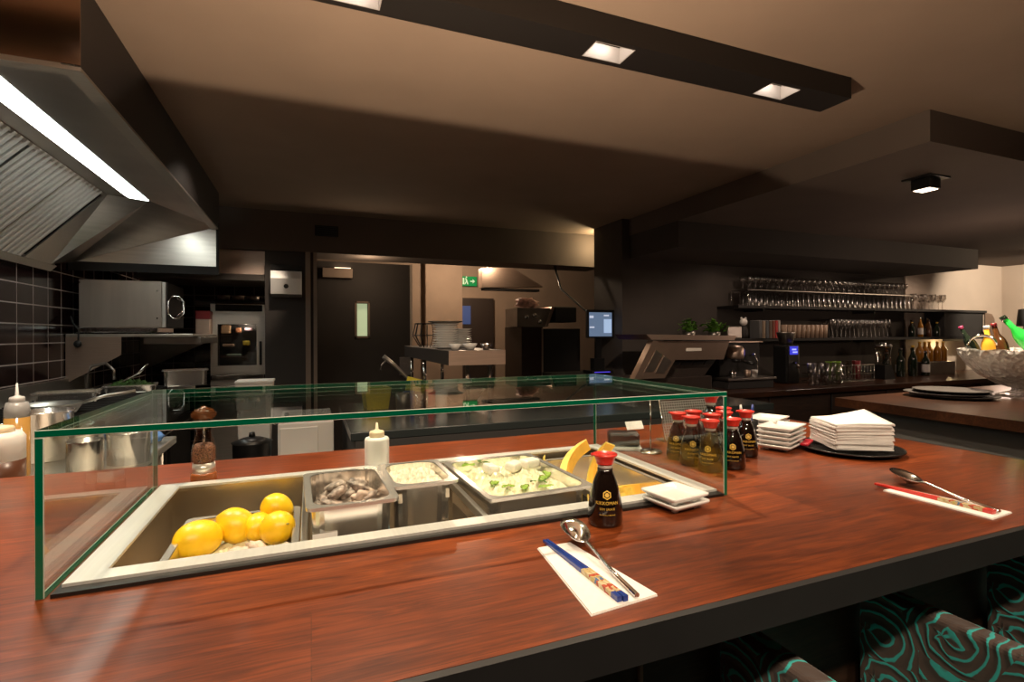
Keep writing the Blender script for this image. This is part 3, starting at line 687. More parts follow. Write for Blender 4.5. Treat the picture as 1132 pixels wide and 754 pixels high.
for s in (-1, 1): MB().tube([(s*.08, -.03, .12), (s*.115, -.025, .125), (s*.115, .025, .125), (s*.08, .03, .12)], .005).build('handle', CHROME, cp)
for i, (x, y, r, h, lab) in enumerate(((-.63, 1.9, .045, .11, 'tall steel canister seen through the left glass pane'), (-.57, 2.08, .06, .1, 'wide steel canister by the blue cloth'), (-.7, 2.12, .05, .13, 'steel canister beside the stock pot'))):
    t = thing('steel_canister', lab, 'canister', (x, y, .87), 0, 'steel canisters on the prep table')
    MB().lathe([(0, 0), (r, 0), (r, h), (r*1.05, h+.003), (r*.95, h+.003), (r*.93, .004), (0, .004)], 28).build('canister_body', PANS, t)
    MB().lathe([(0, h*.8), (r*.9, h*.8), (0, h*.86)], 20).build('contents', CREAMF, t)
o = MB().blob((0, 0, .025), (.08, .055, .028), 3, .07, seed=4).build('blue_cloth', BLUET); o.location = (-.62, 2.4, .871); tag(o, 'crumpled blue cloth on the prep table', 'cloth')
t = thing('serving_platter', 'oval white platter on the prep table by the counter', 'platter', (-.64, 1.9, .872), .2)
t.location = (-1.1, 2.05, .871)
MB().lathe([(0, 0), (.1, 0), (.15, .012), (.152, .015), (.14, .014), (.1, .004), (0, .004)], 40, 0, None, 1.2, .8).build('platter_body', WHITE, t)
#END1

# ------------------------------------------------------------------ extractor hood along the left wall
hd_ = thing('extractor_hood', 'large stainless extractor hood with a lit strip over the left range', 'extractor hood', (-1.17, 2.9, 1.78))
HB = (-1.17, 2.9, 1.78)
def H(m): bmesh.ops.translate(m.bm, verts=m.bm.verts[:], vec=(-HB[0], -HB[1], -HB[2])); return m
YN = 2.04
H(MB().box(-.70, -.684, YN, 4.72, 2.16, 2.449)).build('front_panel', mat('dark_bronze_cladding', (.016, .013, .012), .5), hd_)
H(MB().box(-1.655, -.684, YN-.004, YN, 2.165, 2.449)).build('end_cladding', mat('brown_reflective_steel', (.42, .27, .18), .22, 1, var=.05, scale=5), hd_)
H(MB().box(-.735, -.684, YN, 4.69, 2.148, 2.16).box(-1.655, -.735, YN, YN+.05, 2.148, 2.165)).build('bottom_rim', STEEL, hd_)
H(MB().box(-1.0, -.735, YN+.05, 4.69, 2.2, 2.21).box(-.74, -.735, YN+.05, 4.69, 2.16, 2.205).box(-1.2, -1.1, YN, 3.97, 2.195, 2.205)).build('light_panel', HOODS, hd_)
H(MB().box(-1.1, -1.0, YN+.06, 4.07, 2.1985, 2.206)).build('light_strip', TUBE, hd_)
ang = math.atan2(.42, .4)
fm = MB(); L_ = .58
for i in range(33):
    y = 2.1 + i*.055
    fm.box(-L_, 0, y, y+.03, -.008, .012, .005)
bmesh.ops.transform(fm.bm, matrix=T(-1.2, 0, 2.197) @ RY(-ang), verts=fm.bm.verts[:]); H(fm).build('grease_filter', STEELX, hd_)
fm = MB(); fm.box(-L_-.02, .0, 2.08, 4.3, .03, .035)
bmesh.ops.transform(fm.bm, matrix=T(-1.2, 0, 2.197) @ RY(-ang), verts=fm.bm.verts[:]); H(fm).build('filter_backing', MATTE, hd_)
fm = MB(); fm.box(-L_, 0, 3.94, 4.28, -.003, .004).box(-.02, 0, 2.08, 3.94, -.006, .004).box(-L_-.05, -L_, 2.08, 4.35, -.01, .03)
for y in (2.57, 3.05, 3.53): fm.box(-L_, 0, y-.015, y+.015, -.006, .003)
bmesh.ops.transform(fm.bm, matrix=T(-1.2, 0, 2.197) @ RY(-ang), verts=fm.bm.verts[:]); H(fm).build('filter_frame', STEEL, hd_)
m = MB(); P_ = [(-1.0, 4.08, 2.2), (-.70, 4.68, 2.165), (-1.63, 4.68, 1.84), (-1.6, 4.28, 1.775), (-1.2, 3.97, 2.197)]
m.quad(P_[0], P_[1], P_[2]); m.quad(P_[0], P_[2], P_[3], mi=0); m.quad(P_[0], P_[3], P_[4])
m.quad((-1.0, 4.08, 2.2), (-.735, 4.08, 2.2), (-.70, 4.68, 2.165))
bmesh.ops.remove_doubles(m.bm, verts=m.bm.verts[:], dist=1e-4); H(m).build('end_baffle', HOODS, hd_)
H(MB().box(-1.655, -.684, 4.69, 4.72, 1.85, 2.17)).build('end_panel', HOODS, hd_)
H(MB().box(-1.655, -.684, 4.692, 4.722, 1.785, 1.85).box(-.70, -.682, 4.685, 4.725, 1.785, 2.2)).build('end_trim', MATTE, hd_)

# wall shelf, salamander grill
ws = thing('wall_shelf', 'steel wall shelf on angled brackets under the hood', 'shelf', (-1.655, 4.65, 1.29))
MB().box(0, .80, 0, 2.3, 0, .022, .003).build('shelf_board', STEEL, ws)
for y, w_ in ((0, .335), (1.75, .6)):
    MB().prism([(0, 0), (w_, 0), (w_, -.135 if y == 0 else -.07), (0, -.34 if y == 0 else -.36)], y, y+.006, 'y').build('bracket', COPPERY if y == 0 else DSTEEL, ws)
MB().box(.42, .82, .2, 1.0, -.06, -.004, .004).build('under_rail', DSTEEL, ws)
sg = thing('salamander_grill', 'boxy stainless salamander grill on the wall shelf', 'grill', (-1.595, 4.67, 1.312))
MB().box(.01, .53, 0, .55, .05, .405, .006).build('side_housing', mat('wavy_brushed_steel', (.62, .56, .5), .34, .8, var=.12, scale=3, stretch=(3, 3, .3), bump=.6), sg)
MB().box(.0, .5, -.008, .5, .012, .049, .003).build('base_rail', CHROME, sg)
MB().box(.532, .565, .012, .55, .05, .4, .004).build('front_frame', MATTE, sg); MB().box(.532, .556, -.006, .0115, .05, .4, .003).build('edge_strip', STEELX, sg)
MB().tube([(.6, .0, .12), (.57, .0, .16), (.57, .0, .25), (.6, .0, .29), (.645, 0, .29), (.675, 0, .25), (.675, 0, .16), (.645, 0, .12)], .007, closed=True).tube([(.566, .02, .2), (.575, .0, .2)], .008).tube([(.566, .2, .13), (.62, .2, .17), (.62, .2, .27), (.566, .2, .3)], .007).tube([(.62, .0, .12), (.62, .2, .15)], .006).build('lift_handle', CHROME, sg)
MB().tube([(.02, -.004, .38), (.02, -.02, .38)], .006).tube([(.5, 0, .33), (.5, -.006, .33)], .006).tube([(.5, 0, .12), (.5, -.006, .12)], .006).build('screw', CHROME, sg)
for sx in (.06, .46):
    for sy in (.06, .46): MB().tube([(sx, sy, 0), (sx, sy, .05)], .012).build('foot', BLACK, sg)
o = MB().tube([(-1.57, 4.62, 1.26), (-1.56, 4.6, 1.34), (-1.6, 4.6, 1.40), (-1.62, 4.64, 1.44)], .006).blob((-1.57, 4.61, 1.24), (.025, .015, .028), 2).build('hanging_plug', BLACK); tag(o, 'black cable end hanging at the left of the wall shelf', 'cable')
bx = thing('red_box', 'small red and steel box on the shelf beside the salamander', 'box', (-.95, 5.6, 1.314))
MB().box(-.06, .06, 0, .15, 0, .14, .004).build('box_body', COPPERY, bx); MB().box(-.06, .06, 0, .15, .1405, .22, .004).build('box_top', mat('dark_red', (.2, .01, .015), .4), bx)

# cooking range along the left wall
rg = thing('cooking_range', 'long stainless cooking range along the tiled left wall', 'range', (-1.655, 2.75, 0))
MB().box(.0, .7, 0, 2.3, 0, .84).build('range_body', DSTEEL, rg)
MB().box(.0, .74, -.02, 2.32, .842, .88, .006).build('range_top', STEELX, rg)
MB().box(.0, .02, -.02, 2.32, .881, .99).build('splashback', STEEL, rg)
for i in range(3):
    y0 = .06+i*.74
    dr = MB().box(.701, .725, y0, y0+.66, .2, .68, .006).build('oven_door', MATTE, rg)
    MB().tube([(.726, y0+.05, .64), (.76, y0+.05, .64), (.76, y0+.61, .64), (.726, y0+.61, .64)], .009).build('door_handle', CHROME, dr)
    for k in range(4): MB().lathe([(0, 0), (.024, 0), (.022, .025), (0, .027)], 16, 0, T(.701, y0+.1+k*.155, .765) @ RY(PI/2)).build('control_knob', BLACK, rg)
for i in range(4):
    y0 = .25+i*.5
    m = MB()
    for k in range(5): m.box(.1, .62, y0-.18+k*.09, y0-.17+k*.09, .882, .91)
    m.box(.1, .112, y0-.19, y0+.2, .882, .905).box(.61, .622, y0-.19, y0+.2, .882, .905); m.build('pan_grate', MATTE, rg)
fp = thing('saute_pan', 'steel saute pan with a long handle on the range', 'pan', (-1.2, 3.2, .913))
MB().lathe([(0, 0), (.1, 0), (.13, .05), (.134, .05), (.128, .046), (.1, .006), (0, .005)], 32).build('pan_body', STEEL, fp)
MB().tube([(.12, .02, .045), (.2, .06, .07), (.32, .12, .085)], [.009, .008, .011]).build('handle', STEEL, fp)
for i, (x, y, lab) in enumerate(((-1.32, 3.75, 'shallow steel tray at the middle of the range'), (-1.15, 4.25, 'steel tray of salad greens on the range'), (-.9, 4.62, 'deep steel pan with pinkish contents at the range end'))):
    d_ = (.06, .05, .12)[i]
    t = pan('steel_tray', lab, .3, .22, d_, (x, y, .912 if i < 2 else .915), .2, cat='tray')
    MB().box(-.125, .125, -.09, .09, d_*.3, d_*.75, .01).build('contents', (CREAMF, GREEN, mat('pinkish_food', (.5, .25, .2), .5))[i], t)
o = heap('salad_greens', 'heap of dark salad greens in the steel tray', .22, .15, .035, (-1.15, 4.25, .945), mat('dark_salad', (.04, .1, .015), .6, var=.6, scale=40), 9, 18, .6)
tg = thing('tongs', 'steel tongs leaning in the salad tray', 'tongs', (-1.13, 4.15, .985))
for s in (-1, 1): MB().tube([(-.05, s*.006, .0), (0.05, s*.02, .06), (.1, s*.01, .12)], [.008, .006, .005]).build('arm', CHROME, tg)
fa = thing('gooseneck_tap', 'dark gooseneck tap behind the range top', 'tap', (-1.5, 4.55, .88))
MB().tube([(0, 0, 0), (0, 0, .12), (.03, 0, .2), (.12, -.02, .22), (.17, -.03, .17), (.175, -.03, .1)], .011).build('spout', DSTEEL, fa)
MB().lathe([(0, 0), (.03, 0), (.025, .03), (0, .03)], 16).build('tap_base', CHROME, fa)

# combi oven, rear hood
ov = thing('combi_oven', 'stainless combi oven with a glass door at the back of the kitchen', 'oven', (-.665, 5.72, 0))
MB().box(-.245, .245, .03, .46, 0, .8, .005).build('oven_base', STEEL, ov)
MB().box(-.245, .245, .2, .5, .805, 1.61, .006).box(-.245, -.19, .03, .1999, .805, 1.61).box(.175, .245, .03, .1999, .805, 1.61).box(-.1899, .1749, .03, .1999, 1.415, 1.61).box(-.1899, .1749, .03, .1999, .805, .995).build('oven_housing', STEEL, ov)
MB().box(-.2, .215, .015, .0295, 1.54, 1.605, .003).build('control_panel', MATTE, ov)
dr = MB().box(-.24, -.18, 0, .029, .93, 1.5).box(.165, .24, 0, .029, .93, 1.5).box(-.18, .165, 0, .029, .93, 1.0).box(-.18, .165, 0, .029, 1.41, 1.5).build('oven_door', STEEL, ov)
MB().box(-.18, .165, .006, .012, 1.0, 1.41).build('door_glass', clear('oven_glass', (.55, .55, .55), .0, 1.5, 1.0), dr)
MB().box(.19, .212, -.03, -.001, 1.0, 1.24, .006).build('door_handle', BLACK, dr)
MB().box(-.189, .174, .19, .1995, .996, 1.414).build('oven_cavity', mat('dark_cavity', (.02, .02, .02), .5), ov)
MB().box(-.24, .24, .0, .029, .86, .91, .008).build('drip_channel', CHROME, ov)
for i, (x, z, w_, h_, c, lab) in enumerate(((-.12, 1.36, .08, .085, (.75, .5, .3), 'pale loaf in the upper left of the oven'), (-.01, 1.35, .05, .05, (.45, .2, .1), 'brown roast in the upper middle of the oven'), (.08, 1.36, .07, .03, (.35, .25, .3), 'dark tray at the upper right of the oven'), (-.1, 1.2, .1, .03, (.5, .35, .25), 'flat bread on the middle rack of the oven'), (.06, 1.22, .06, .05, (.5, .4, .05), 'yellow dish on the middle rack of the oven'), (-.05, 1.1, .13, .025, (.25, .35, .3), 'green tray on the lowest rack of the oven'))):
    o = MB().box(-w_/2, w_/2, 0, .08, 0, h_, .01).build('baking_tray', mat('baked_%d' % i, c, .5)); o.location = (-.665+x, 5.8, z-h_/2); tag(o, lab, 'food')
rh = thing('rear_hood', 'second wide steel hood over the combi oven at the back', 'extractor hood', (-.85, 5.62, 1.8))
MB().hexa([(-.55, -.4, 0), (.46, -.4, 0), (.46, .3, 0), (-.55, .3, 0)], [(-.5, -.36, .06), (.46, -.36, .06), (.46, .3, .06), (-.5, .3, .06)]).build('hood_lip', DSTEEL, rh)
MB().box(-.49, .46, -.35, .3, .061, .28).build('hood_body', COPPERY, rh)
os_ = thing('oven_shelf', 'dark rack shelf with pans above the combi oven', 'shelf', (-.665, 5.8, 1.64))
MB().box(-.24, .24, 0, .4, 0, .012).build('shelf_board', MATTE, os_)
for i, (x, c) in enumerate(((-.15, DSTEEL), (-.02, COPPERY), (.12, DSTEEL))):
    o = MB().lathe([(0, 0), (.05, 0), (.058, .05), (.05, .05), (.045, .005), (0, .005)], 20).build('small_saucepan', c); o.location = (-.665+x, 5.9, 1.653); tag(o, ('left dull saucepan', 'copper toned saucepan', 'right dull saucepan')[i]+' on the shelf above the oven', 'saucepan', 'saucepans above the oven')
td = thing('towel_dispenser', 'shiny steel dispenser mounted high on the dark column', 'dispenser', (-.2, 5.199, 1.65))
MB().prism([(-.0, 0), (-.16, .02), (-.17, .16), (-.14, .23), (0, .23)], -.128, .128, 'x').build('steel_cover', STEELX, td)
MB().lathe([(0, 0), (.02, 0), (.02, .006), (0, .006)], 18, 0, T(0, -.163, .09) @ RX(PI/2)).build('lock', MATTE, td)
MB().box(-.13, .13, -.03, 0, .231, .3, .004).build('bracket', MATTE, td)
vt = thing('air_vent', 'small dark air vent in the downstand above the kitchen', 'vent', (.15, 5.19, 2.29))
m = MB()
for i in range(6): m.box(-.095, .095, -.012, -.001, -.044+i*.016, -.036+i*.016)
m.build('slat', BLACK, vt); MB().box(-.105, .105, -.006, -.0005, -.05, .05).build('frame', MATTE, vt)
wl = thing('wall_lamp', 'small box lamp high on the partition left of the serving window', 'lamp', (.27, 5.75, 1.9))
MB().box(-.15, .15, -.1, 0, 0, .1, .004).build('lamp_body', BPAINT, wl); MB().box(-.03, .13, -.09, -.01, .101, .108).build('lens', mat('dim_lens', (1, .8, .6), .5, emit=(1, .72, .48), es=2.5), wl)

# worktop island behind the counter, pass shelf and crockery
wk = thing('kitchen_worktop', 'black kitchen worktop on white units behind the counter', 'worktop', (.15, 2.16, 0))
MB().box(0, 2.3, 0, .95, .865, .9, .003).build('top_slab', mat('black_stone', (.02, .024, .024), .22), wk)
MB().box(0.02, 2.3, .0, .02, .2, .864).build('front_panel', MATTE, wk)
MB().box(.02, 2.28, .03, .93, 0, .864).build('base_units', MATTE, wk)
wc = thing('white_cabinet', 'low white cabinet left of the black worktop', 'cabinet', (-.02, 2.75, 0))
MB().box(-.13, .13, 0, .5, 0, .86, .006).build('cabinet_body', WPLAS, wc)
MB().box(-.12, .055, -.014, -.001, .1, .84, .004).build('door', WPLAS, wc); MB().box(.06, .07, -.022, -.001, .4, .7, .002).build('handle', DSTEEL, wc)
wb = thing('white_bin', 'tall tapered white bin behind the pepper mill', 'bin', (-.3, 3.35, .3))
MB().prism([(-.06, 0), (.06, 0), (.095, .72), (-.095, .72)], -.09, .09, 'y').build('bin_body', WPLAS, wb)
MB().box(-.1, .1, -.095, .095, .721, .735, .004).build('rim', WPLAS, wb)
MB().box(-.2, .2, -.15, .2, -.3, -.001).build('plinth', MATTE, wb)
bp_ = thing('black_pot', 'squat black pot on a stand beside the white bin', 'pot', (-.262, 2.75, .62))
MB().lathe([(0, 0), (.08, 0), (.085, .16), (.09, .165), (.04, .185), (0, .19)], 28).build('pot_body', BLACK, bp_); MB().lathe([(0, .1905), (.015, .1905), (.012, .21), (0, .212)], 14).build('lid_knob', BLACK, bp_)
MB().box(-.08, .08, -.1, .1, -.62, -.001).build('stand', MATTE, bp_)
yc = thing('yellow_caddy', 'open yellow box of utensils on the black worktop', 'box', (.33, 2.85, .9), .1)
MB().hexa([(-.055, -.05, 0), (.055, -.05, 0), (.055, .05, 0), (-.055, .05, 0)], [(-.07, -.06, .115), (.07, -.06, .115), (.07, .06, .115), (-.07, .06, .115)]).build('box_body', mat('yellow_plastic', (.6, .5, .02), .4), yc)
MB().blob((-.01, 0, .12), (.045, .04, .02), 2, .1, seed=3).build('contents', LGREEN, yc)
ys = thing('yellow_folder', 'flat yellow sheet leaning on the worktop clutter', 'sheet', (.56, 2.95, .9), .2)
MB().box(-.07, .07, -.003, .003, 0, .15, M=RX(-.35) @ RY(.3)).build('sheet_body', mat('yellow_card', (.55, .48, .03), .5), ys)
for i, (x, y, r, c, l_) in enumerate(((.45, 2.7, .035, DSTEEL, 'dull steel cup'), (.5, 2.8, .03, BLUE, 'dark blue cup'), (.55, 2.72, .035, CHROME, 'shiny steel cup'), (.62, 2.82, .03, RED, 'red cup'), (.66, 2.72, .03, WHITE, 'white cup'))):
    o = MB().lathe([(0, 0), (r, 0), (r*1.1, .09), (r*.98, .09), (r*.9, .004), (0, .004)], 20).build('cup', c); o.location = (x, y, .9); tag(o, l_+' standing in the clutter on the black worktop', 'cup', 'cups on the black worktop')
kt = thing('spray_tap', 'angled steel spray tap rising behind the worktop', 'tap', (.6, 3.08, .9))
MB().lathe([(0, 0), (.03, 0), (.03, .05), (0, .05)], 16).build('tap_base', CHROME, kt)
MB().tube([(0, 0, .04), (-.02, 0, .1), (-.14, 0, .22), (-.2, 0, .27)], [.012, .011, .012, .014]).tube([(-.18, 0, .25), (-.21, 0, .22), (-.215, 0, .19)], .005).build('arm', DSTEEL, kt)
ps = thing('pass_shelf', 'long raised steel pass shelf on posts above the worktop', 'shelf', (.67, 2.6, .9))
MB().box(0, .315, 0, 1.35, .235, .312, .002).build('shelf_box', mat('dark_steel', (.16, .14, .13), .45, .8), ps)
MB().box(.0, .315, -.004, -.0005, .235, .312).build('front_plate', COPPERY, ps)
for x, y in ((.12, .06), (.26, .1), (.03, 1.2), (.26, 1.2), (.03, .75)):
    MB().tube([(x, y, 0), (x, y, .235)], .012, 12).build('post', CHROME, ps)
def plate_mesh(r): return MB().lathe([(0, 0), (r*.6, 0), (r*.65, .002), (r, .012), (r, .0145), (r*.66, .005), (0, .004)], 32)
base = plate_mesh(.078).build('dinner_plate', WHITE); first = True
for (x, y, z0, n_, r_, where) in ((.755, 3.0, 1.2125, 11, .08, 'large stack on the pass shelf'), (.905, 3.22, 1.2125, 9, .075, 'smaller rear stack on the pass shelf')):
    for i in range(n_):
        pos = 'topmost' if i == n_-1 else ('lowest' if i == 0 else (ring_from_top(n_-1-i) if n_-1-i < 10 else 'next to lowest'))
        o = base if first else base.copy()
        if not first: C.objects.link(o)
        first = False; o.location = (x+R.uniform(-.002, .002), y, z0+i*.0135); tag(o, pos+' white plate in the '+where, 'plate', 'plates stacked on the pass shelf')
dp = plate_mesh(.105).build('dark_plate', DSTEEL); dp.location = (.755, 3.0, 1.2125+11*.0135+.001); tag(dp, 'wide grey plate lying on top of the large plate stack', 'plate')
for i, (x, y, r, c, l_) in enumerate(((.72, 2.66, .035, WHITE, 'leftmost white bowl at the front of the pass shelf'), (.81, 2.68, .042, WHITE, 'middle white bowl at the front of the pass shelf'), (.91, 2.7, .034, CHROME, 'small steel bowl at the right front of the pass shelf'), (.84, 2.78, .03, THIN, 'clear glass bowl behind the middle bowl'))):
    o = MB().lathe([(0, 0), (r*.5, 0), (r, .035), (r*.94, .035), (r*.45, .004), (0, .004)], 24).build('bowl', c); o.location = (x, y, 1.213); tag(o, l_, 'bowl', 'bowls on the pass shelf')
wr = thing('wire_basket', 'dark wire basket at the far end of the pass shelf', 'basket', (.75, 3.5, 1.213))
m = MB()
for k in range(14):
    a = 2*PI*k/14; m.tube([(.05*math.cos(a), .05*math.sin(a), 0), (.1*math.cos(a), .1*math.sin(a), .08), (.08*math.cos(a), .08*math.sin(a), .16)], .003, 6)
m.build('wire_body', BLACK, wr); MB().tube([(.1*math.cos(2*PI*k/24), .1*math.sin(2*PI*k/24), .08) for k in range(24)], .004, 6, closed=True).tube([(.08*math.cos(2*PI*k/24), .08*math.sin(2*PI*k/24), .16) for k in range(24)], .004, 6, closed=True).build('rim', BLACK, wr)
sk = thing('wall_switch', 'grey switch plate on the partition below the serving window', 'switch', (.98, 5.75, .95))
MB().box(-.06, .06, -.02, -.001, -.1, .1, .004).build('plate', mat('grey_plate', (.2, .18, .17), .5), sk)
MB().box(-.03, .03, -.026, -.0201, -.03, .03, .003).build('rocker', mat('grey_plate', (.2, .18, .17), .5), sk)
ss = thing('steel_bowl', 'wide steel bowl beneath the pass shelf', 'bowl', (.85, 2.95, .9))
MB().lathe([(0, 0), (.07, 0), (.13, .07), (.135, .07), (.128, .066), (.07, .005), (0, .005)], 32).build('bowl_body', STEELX, ss)

# far kitchen: exit sign, small hood, cabinet, machine, monitor
ex = thing('exit_sign', 'green pictogram exit sign on the rear wall', 'exit sign', (2.3, 7.68, 2.13))
MB().box(-.13, .13, -.03, -.001, -.075, .075, .004).build('sign_box', mat('exit_green', (.0, .22, .06), .4, emit=(.0, .4, .1), es=.18), ex)
m = MB()
y_ = -.031
m.box(-.1, -.075, y_, y_+.0009, -.05, .05); m.prism([(-.06, .045), (-.045, .05), (-.03, .02), (-.02, -.01), (-.01, -.05), (-.025, -.05), (-.04, -.01), (-.06, -.05), (-.075, -.05), (-.05, .0)], y_, y_+.0009, 'y')
m.box(.02, .07, y_, y_+.0009, -.01, .01).prism([(.06, -.035), (.1, 0), (.06, .035)], y_, y_+.0009, 'y').lathe([(0, 0), (.012, 0), (.012, .001), (0, .001)], 12, 0, T(-.04, y_+.0009, .062) @ RX(PI/2))
m.build('pictogram', mat('exit_white', (.6, .8, .65), .4, emit=(.5, .9, .6), es=.18), ex)
fh = thing('small_hood', 'small steel hood above the far dark cabinet', 'extractor hood', (2.35, 6.2, 1.9))
MB().hexa([(-.31, 0, 0), (.55, 0, .03), (.55, .15, .03), (-.31, .15, 0)], [(-.31, 0, .25), (.1, 0, .27), (.1, .15, .27), (-.31, .15, .25)]).build('hood_body', COPPERY, fh)
MB().box(-.28, .5, .02, .14, -.03, -.001).build('filter_tray', MATTE, fh); MB().box(-.2, .0, .02, .13, .272, .549).build('duct', DSTEEL, fh)
fc = thing('tall_cabinet', 'tall dark wooden cabinet in the far kitchen', 'cabinet', (2.25, 5.0, 0))
MB().box(-.17, .08, 0, .5, 0, 1.38, .004).build('cabinet_body', PANEL, fc); MB().box(.062, .08, -.006, -.0005, .05, 1.36).build('edge_strip', BPAINT, fc)
MB().box(.085, .56, .05, .5, 0, 1.36).build('side_unit', MATTE, fc)
fm_ = thing('far_machine', 'cluttered steel appliance on top of the tall cabinet', 'appliance', (2.25, 5.05, 1.382))
MB().prism([(-.2, 0), (.13, 0), (.2, .2), (-.2, .2)], 0, .35, 'y').build('housing', DSTEEL, fm_)
MB().prism([(.13, 0.0), (.16, 0.0), (.24, .22), (.21, .22)], -.01, .34, 'y').build('arm', COPPERY, fm_)
MB().box(.25, .52, .0, .35, .05, .22, .01).build('side_housing', MATTE, fm_)
MB().blob((-.05, .1, .26), (.13, .08, .055), 3, .25, seed=8).build('contents', mat('pink_packets', (.75, .4, .32), .5, var=.4, scale=30), fm_)
for i, (x, z) in enumerate(((-.1, .1), (.0, .12), (.06, .05))): MB().lathe([(0, 0), (.025, 0), (.02, .03), (0, .032)], 14, 0, T(x, -.001, z) @ RX(PI/2)).build('dial', CHROME, fm_)
mo = thing('till_monitor', 'small lit till screen on a stand beside the pillar', 'monitor', (2.738, 4.5, .9))
MB().box(-.155, .165, 0, .03, .36, .645, .006).build('bezel', BLACK, mo)
m = MB(); m.box(-.13, .135, -.002, -.0005, .375, .618, mi=0)
m.box(.04, .13, -.003, -.0021, .41, .55, mi=1).box(-.125, -.08, -.003, -.0021, .56, .585, mi=2).box(.04, .1, -.003, -.0021, .58, .595, mi=2).box(-.125, -.07, -.003, -.0021, .46, .475, mi=2)
m.build('screen', [mat('screen_blue', (.1, .14, .2), .3, emit=(.13, .19, .3), es=.8), mat('screen_pale', (.3, .4, .5), .3, emit=(.4, .55, .8), es=.8), mat('screen_white', (.5, .5, .55), .3, emit=(.6, .65, .8), es=.8)], mo)
MB().box(-.03, .03, .031, .06, .15, .5).box(-.12, .12, -.05, .15, 0, .03, .006).box(-.06, .06, .02, .1, .031, .151).build('stand', BLACK, mo)
MB().box(-.1, .08, -.055, -.0505, .012, .02).build('status_light', mat('blue_led', (.05, .04, .3), .4, emit=(.12, .08, 1), es=.7), mo)
tu = thing('till_unit', 'dark unit under the till screen', 'cabinet', (2.6, 4.66, 0))
MB().box(-.3, .285, -.2, .3, 0, .895, .004).build('cabinet_body', MATTE, tu); MB().box(-.28, .27, -.215, -.2005, .6, .87, .004).build('drawer', MATTE, tu)
o = MB().tube([(2.62, 5.3, 2.082), (2.6, 5.1, 1.8), (2.66, 4.7, 1.56), (2.66, 4.53, 1.5)], .012).build('cable', BLACK); tag(o, 'dark cable running down to the till screen', 'cable')
#END2

# ------------------------------------------------------------------ back bar
BZ = .78
bb = thing('back_bar_counter', 'dark back bar counter along the rear bar wall', 'counter', (2.3, 3.42, 0))
MB().box(0, 7.2, 0, .925, BZ-.05, BZ, .003).build('worktop', WOODD, bb); 
MB().box(.75, 7.2, .03, .92, 0, BZ-.051).build('base_units', PANEL, bb)
m = MB()
for i in range(1, 8): m.box(.75+i*.8, .76+i*.8, .022, .0295, .05, BZ-.06)
m.build('door_gap', MATTE, bb)
for z, nm, lab in ((1.6, 'glass_shelf', 'upper bar shelf carrying rows of glasses'), (1.245, 'bar_shelf', 'lower bar shelf with cups, books and plants')):
    t = thing('bar_shelf', lab, 'shelf', (6.4, 4.28, z)); x0_ = -2.2 if z > 1.5 else -2.95
    MB().box(x0_, 2.24, -.14, .165, -.03, 0, .002).build('shelf_board', MATTE, t)
    m = MB()
    for x in (-1.8, 0, 1.8): m.box(x-.01, x+.01, -.1, .165, -.06, -.031)
    m.build('bracket', MATTE, t)
t = thing('clear_riser_shelf', 'thin clear shelf between the two tiers of glasses', 'shelf', (5.7, 4.28, 1.6))
MB().box(-1.35, 1.38, -.12, .13, .165, .171).build('glass_sheet', [BARG], t); m = MB()
for x in (-1.34, 1.37):
    for y in (-.115, .12): m.tube([(x, y, 0), (x, y, .165)], .005)
m.build('post', CHROME, t)
MB().box(-1.35, 1.38, -.124, -.1205, .164, .172).build('front_edge', DSTEEL, t)
def tumbler(r, h, up=True):
    return MB().lathe([(0, .004), (r*.8, 0), (r, h), (r*.95, h), (r*.75, .008), (0, .008)] if up else [(r, 0), (r*.82, h), (0, h-.002)], 14)
def stem_glass(h, r):
    return MB().lathe([(0, 0), (r*.95, 0), (r*.9, .003), (.006, .008), (.004, h*.45), (r*.6, h*.55), (r, h*.75), (r*.85, h), (r*.82, h), (r*.95, h*.75), (0, h*.52)], 14)
def row(proto, pts, label, cat, group):
    for i, p in enumerate(pts):
        o = proto if i == 0 else proto.copy()
        if i: C.objects.link(o)
        o.location = p; tag(o, label, cat, group)
pts = [(4.42+i*.0845, 4.2+.1*j, 1.601) for j in range(2) for i in range(32)]
row(tumbler(.036, .15, False).build('tumbler', BARG), pts, 'upturned tumbler in the close rows on the upper bar shelf', 'glass', 'tumblers on the upper bar shelf')
pts = [(4.42+i*.086, 4.2+.1*j, 1.772) for j in range(2) for i in range(31)]
row(stem_glass(.15, .034).build('stemmed_glass', BARG), pts, 'small stemmed glass on the clear riser above the tumblers', 'glass', 'stemmed glasses on the clear riser')
row(stem_glass(.2, .042).build('wine_glass', BARG), [(7.2+i*.1, 4.22+.1*(i % 2), 1.601) for i in range(8)], 'rounded wine glass at the right end of the upper bar shelf', 'glass', 'wine glasses at the shelf end')
row(tumbler(.034, .15).build('cream_cup', mat('cream_ceramic', (.5, .36, .26), .4)), [(4.92+i*.071, 4.2, 1.246) for i in range(10)], 'tall cream cup in the row on the lower bar shelf', 'cup', 'cream cups on the lower bar shelf')
row(stem_glass(.22, .034).build('tall_glass', BARG), [(5.66+i*.075, 4.18+.1*j, 1.246) for j in range(2) for i in range(14)], 'tall stemmed glass in the rows right of the cream cups', 'glass', 'tall glasses on the lower bar shelf')
def bottle(name, label, loc, r, h, m_, capm, group=None, rot=None, lab=None, cat='bottle'):
    t = thing(name, label, cat, loc, 0, group)
    if rot: t.rotation_euler = rot
    MB().lathe([(0, 0), (r*.95, 0), (r, .006), (r, h*.55), (r*.85, h*.64), (r*.38, h*.76), (r*.34, h*.93), (0, h*.93)], 20).build('bottle_body', m_, t)
    MB().lathe([(0, h*.9301), (r*.4, h*.9301), (r*.4, h), (0, h)], 16).build('cap', capm, t)
    if lab: MB().lathe([(r*1.012, h*.14), (r*1.012, h*.46)], 20).build('paper_label', lab, t)
    return t
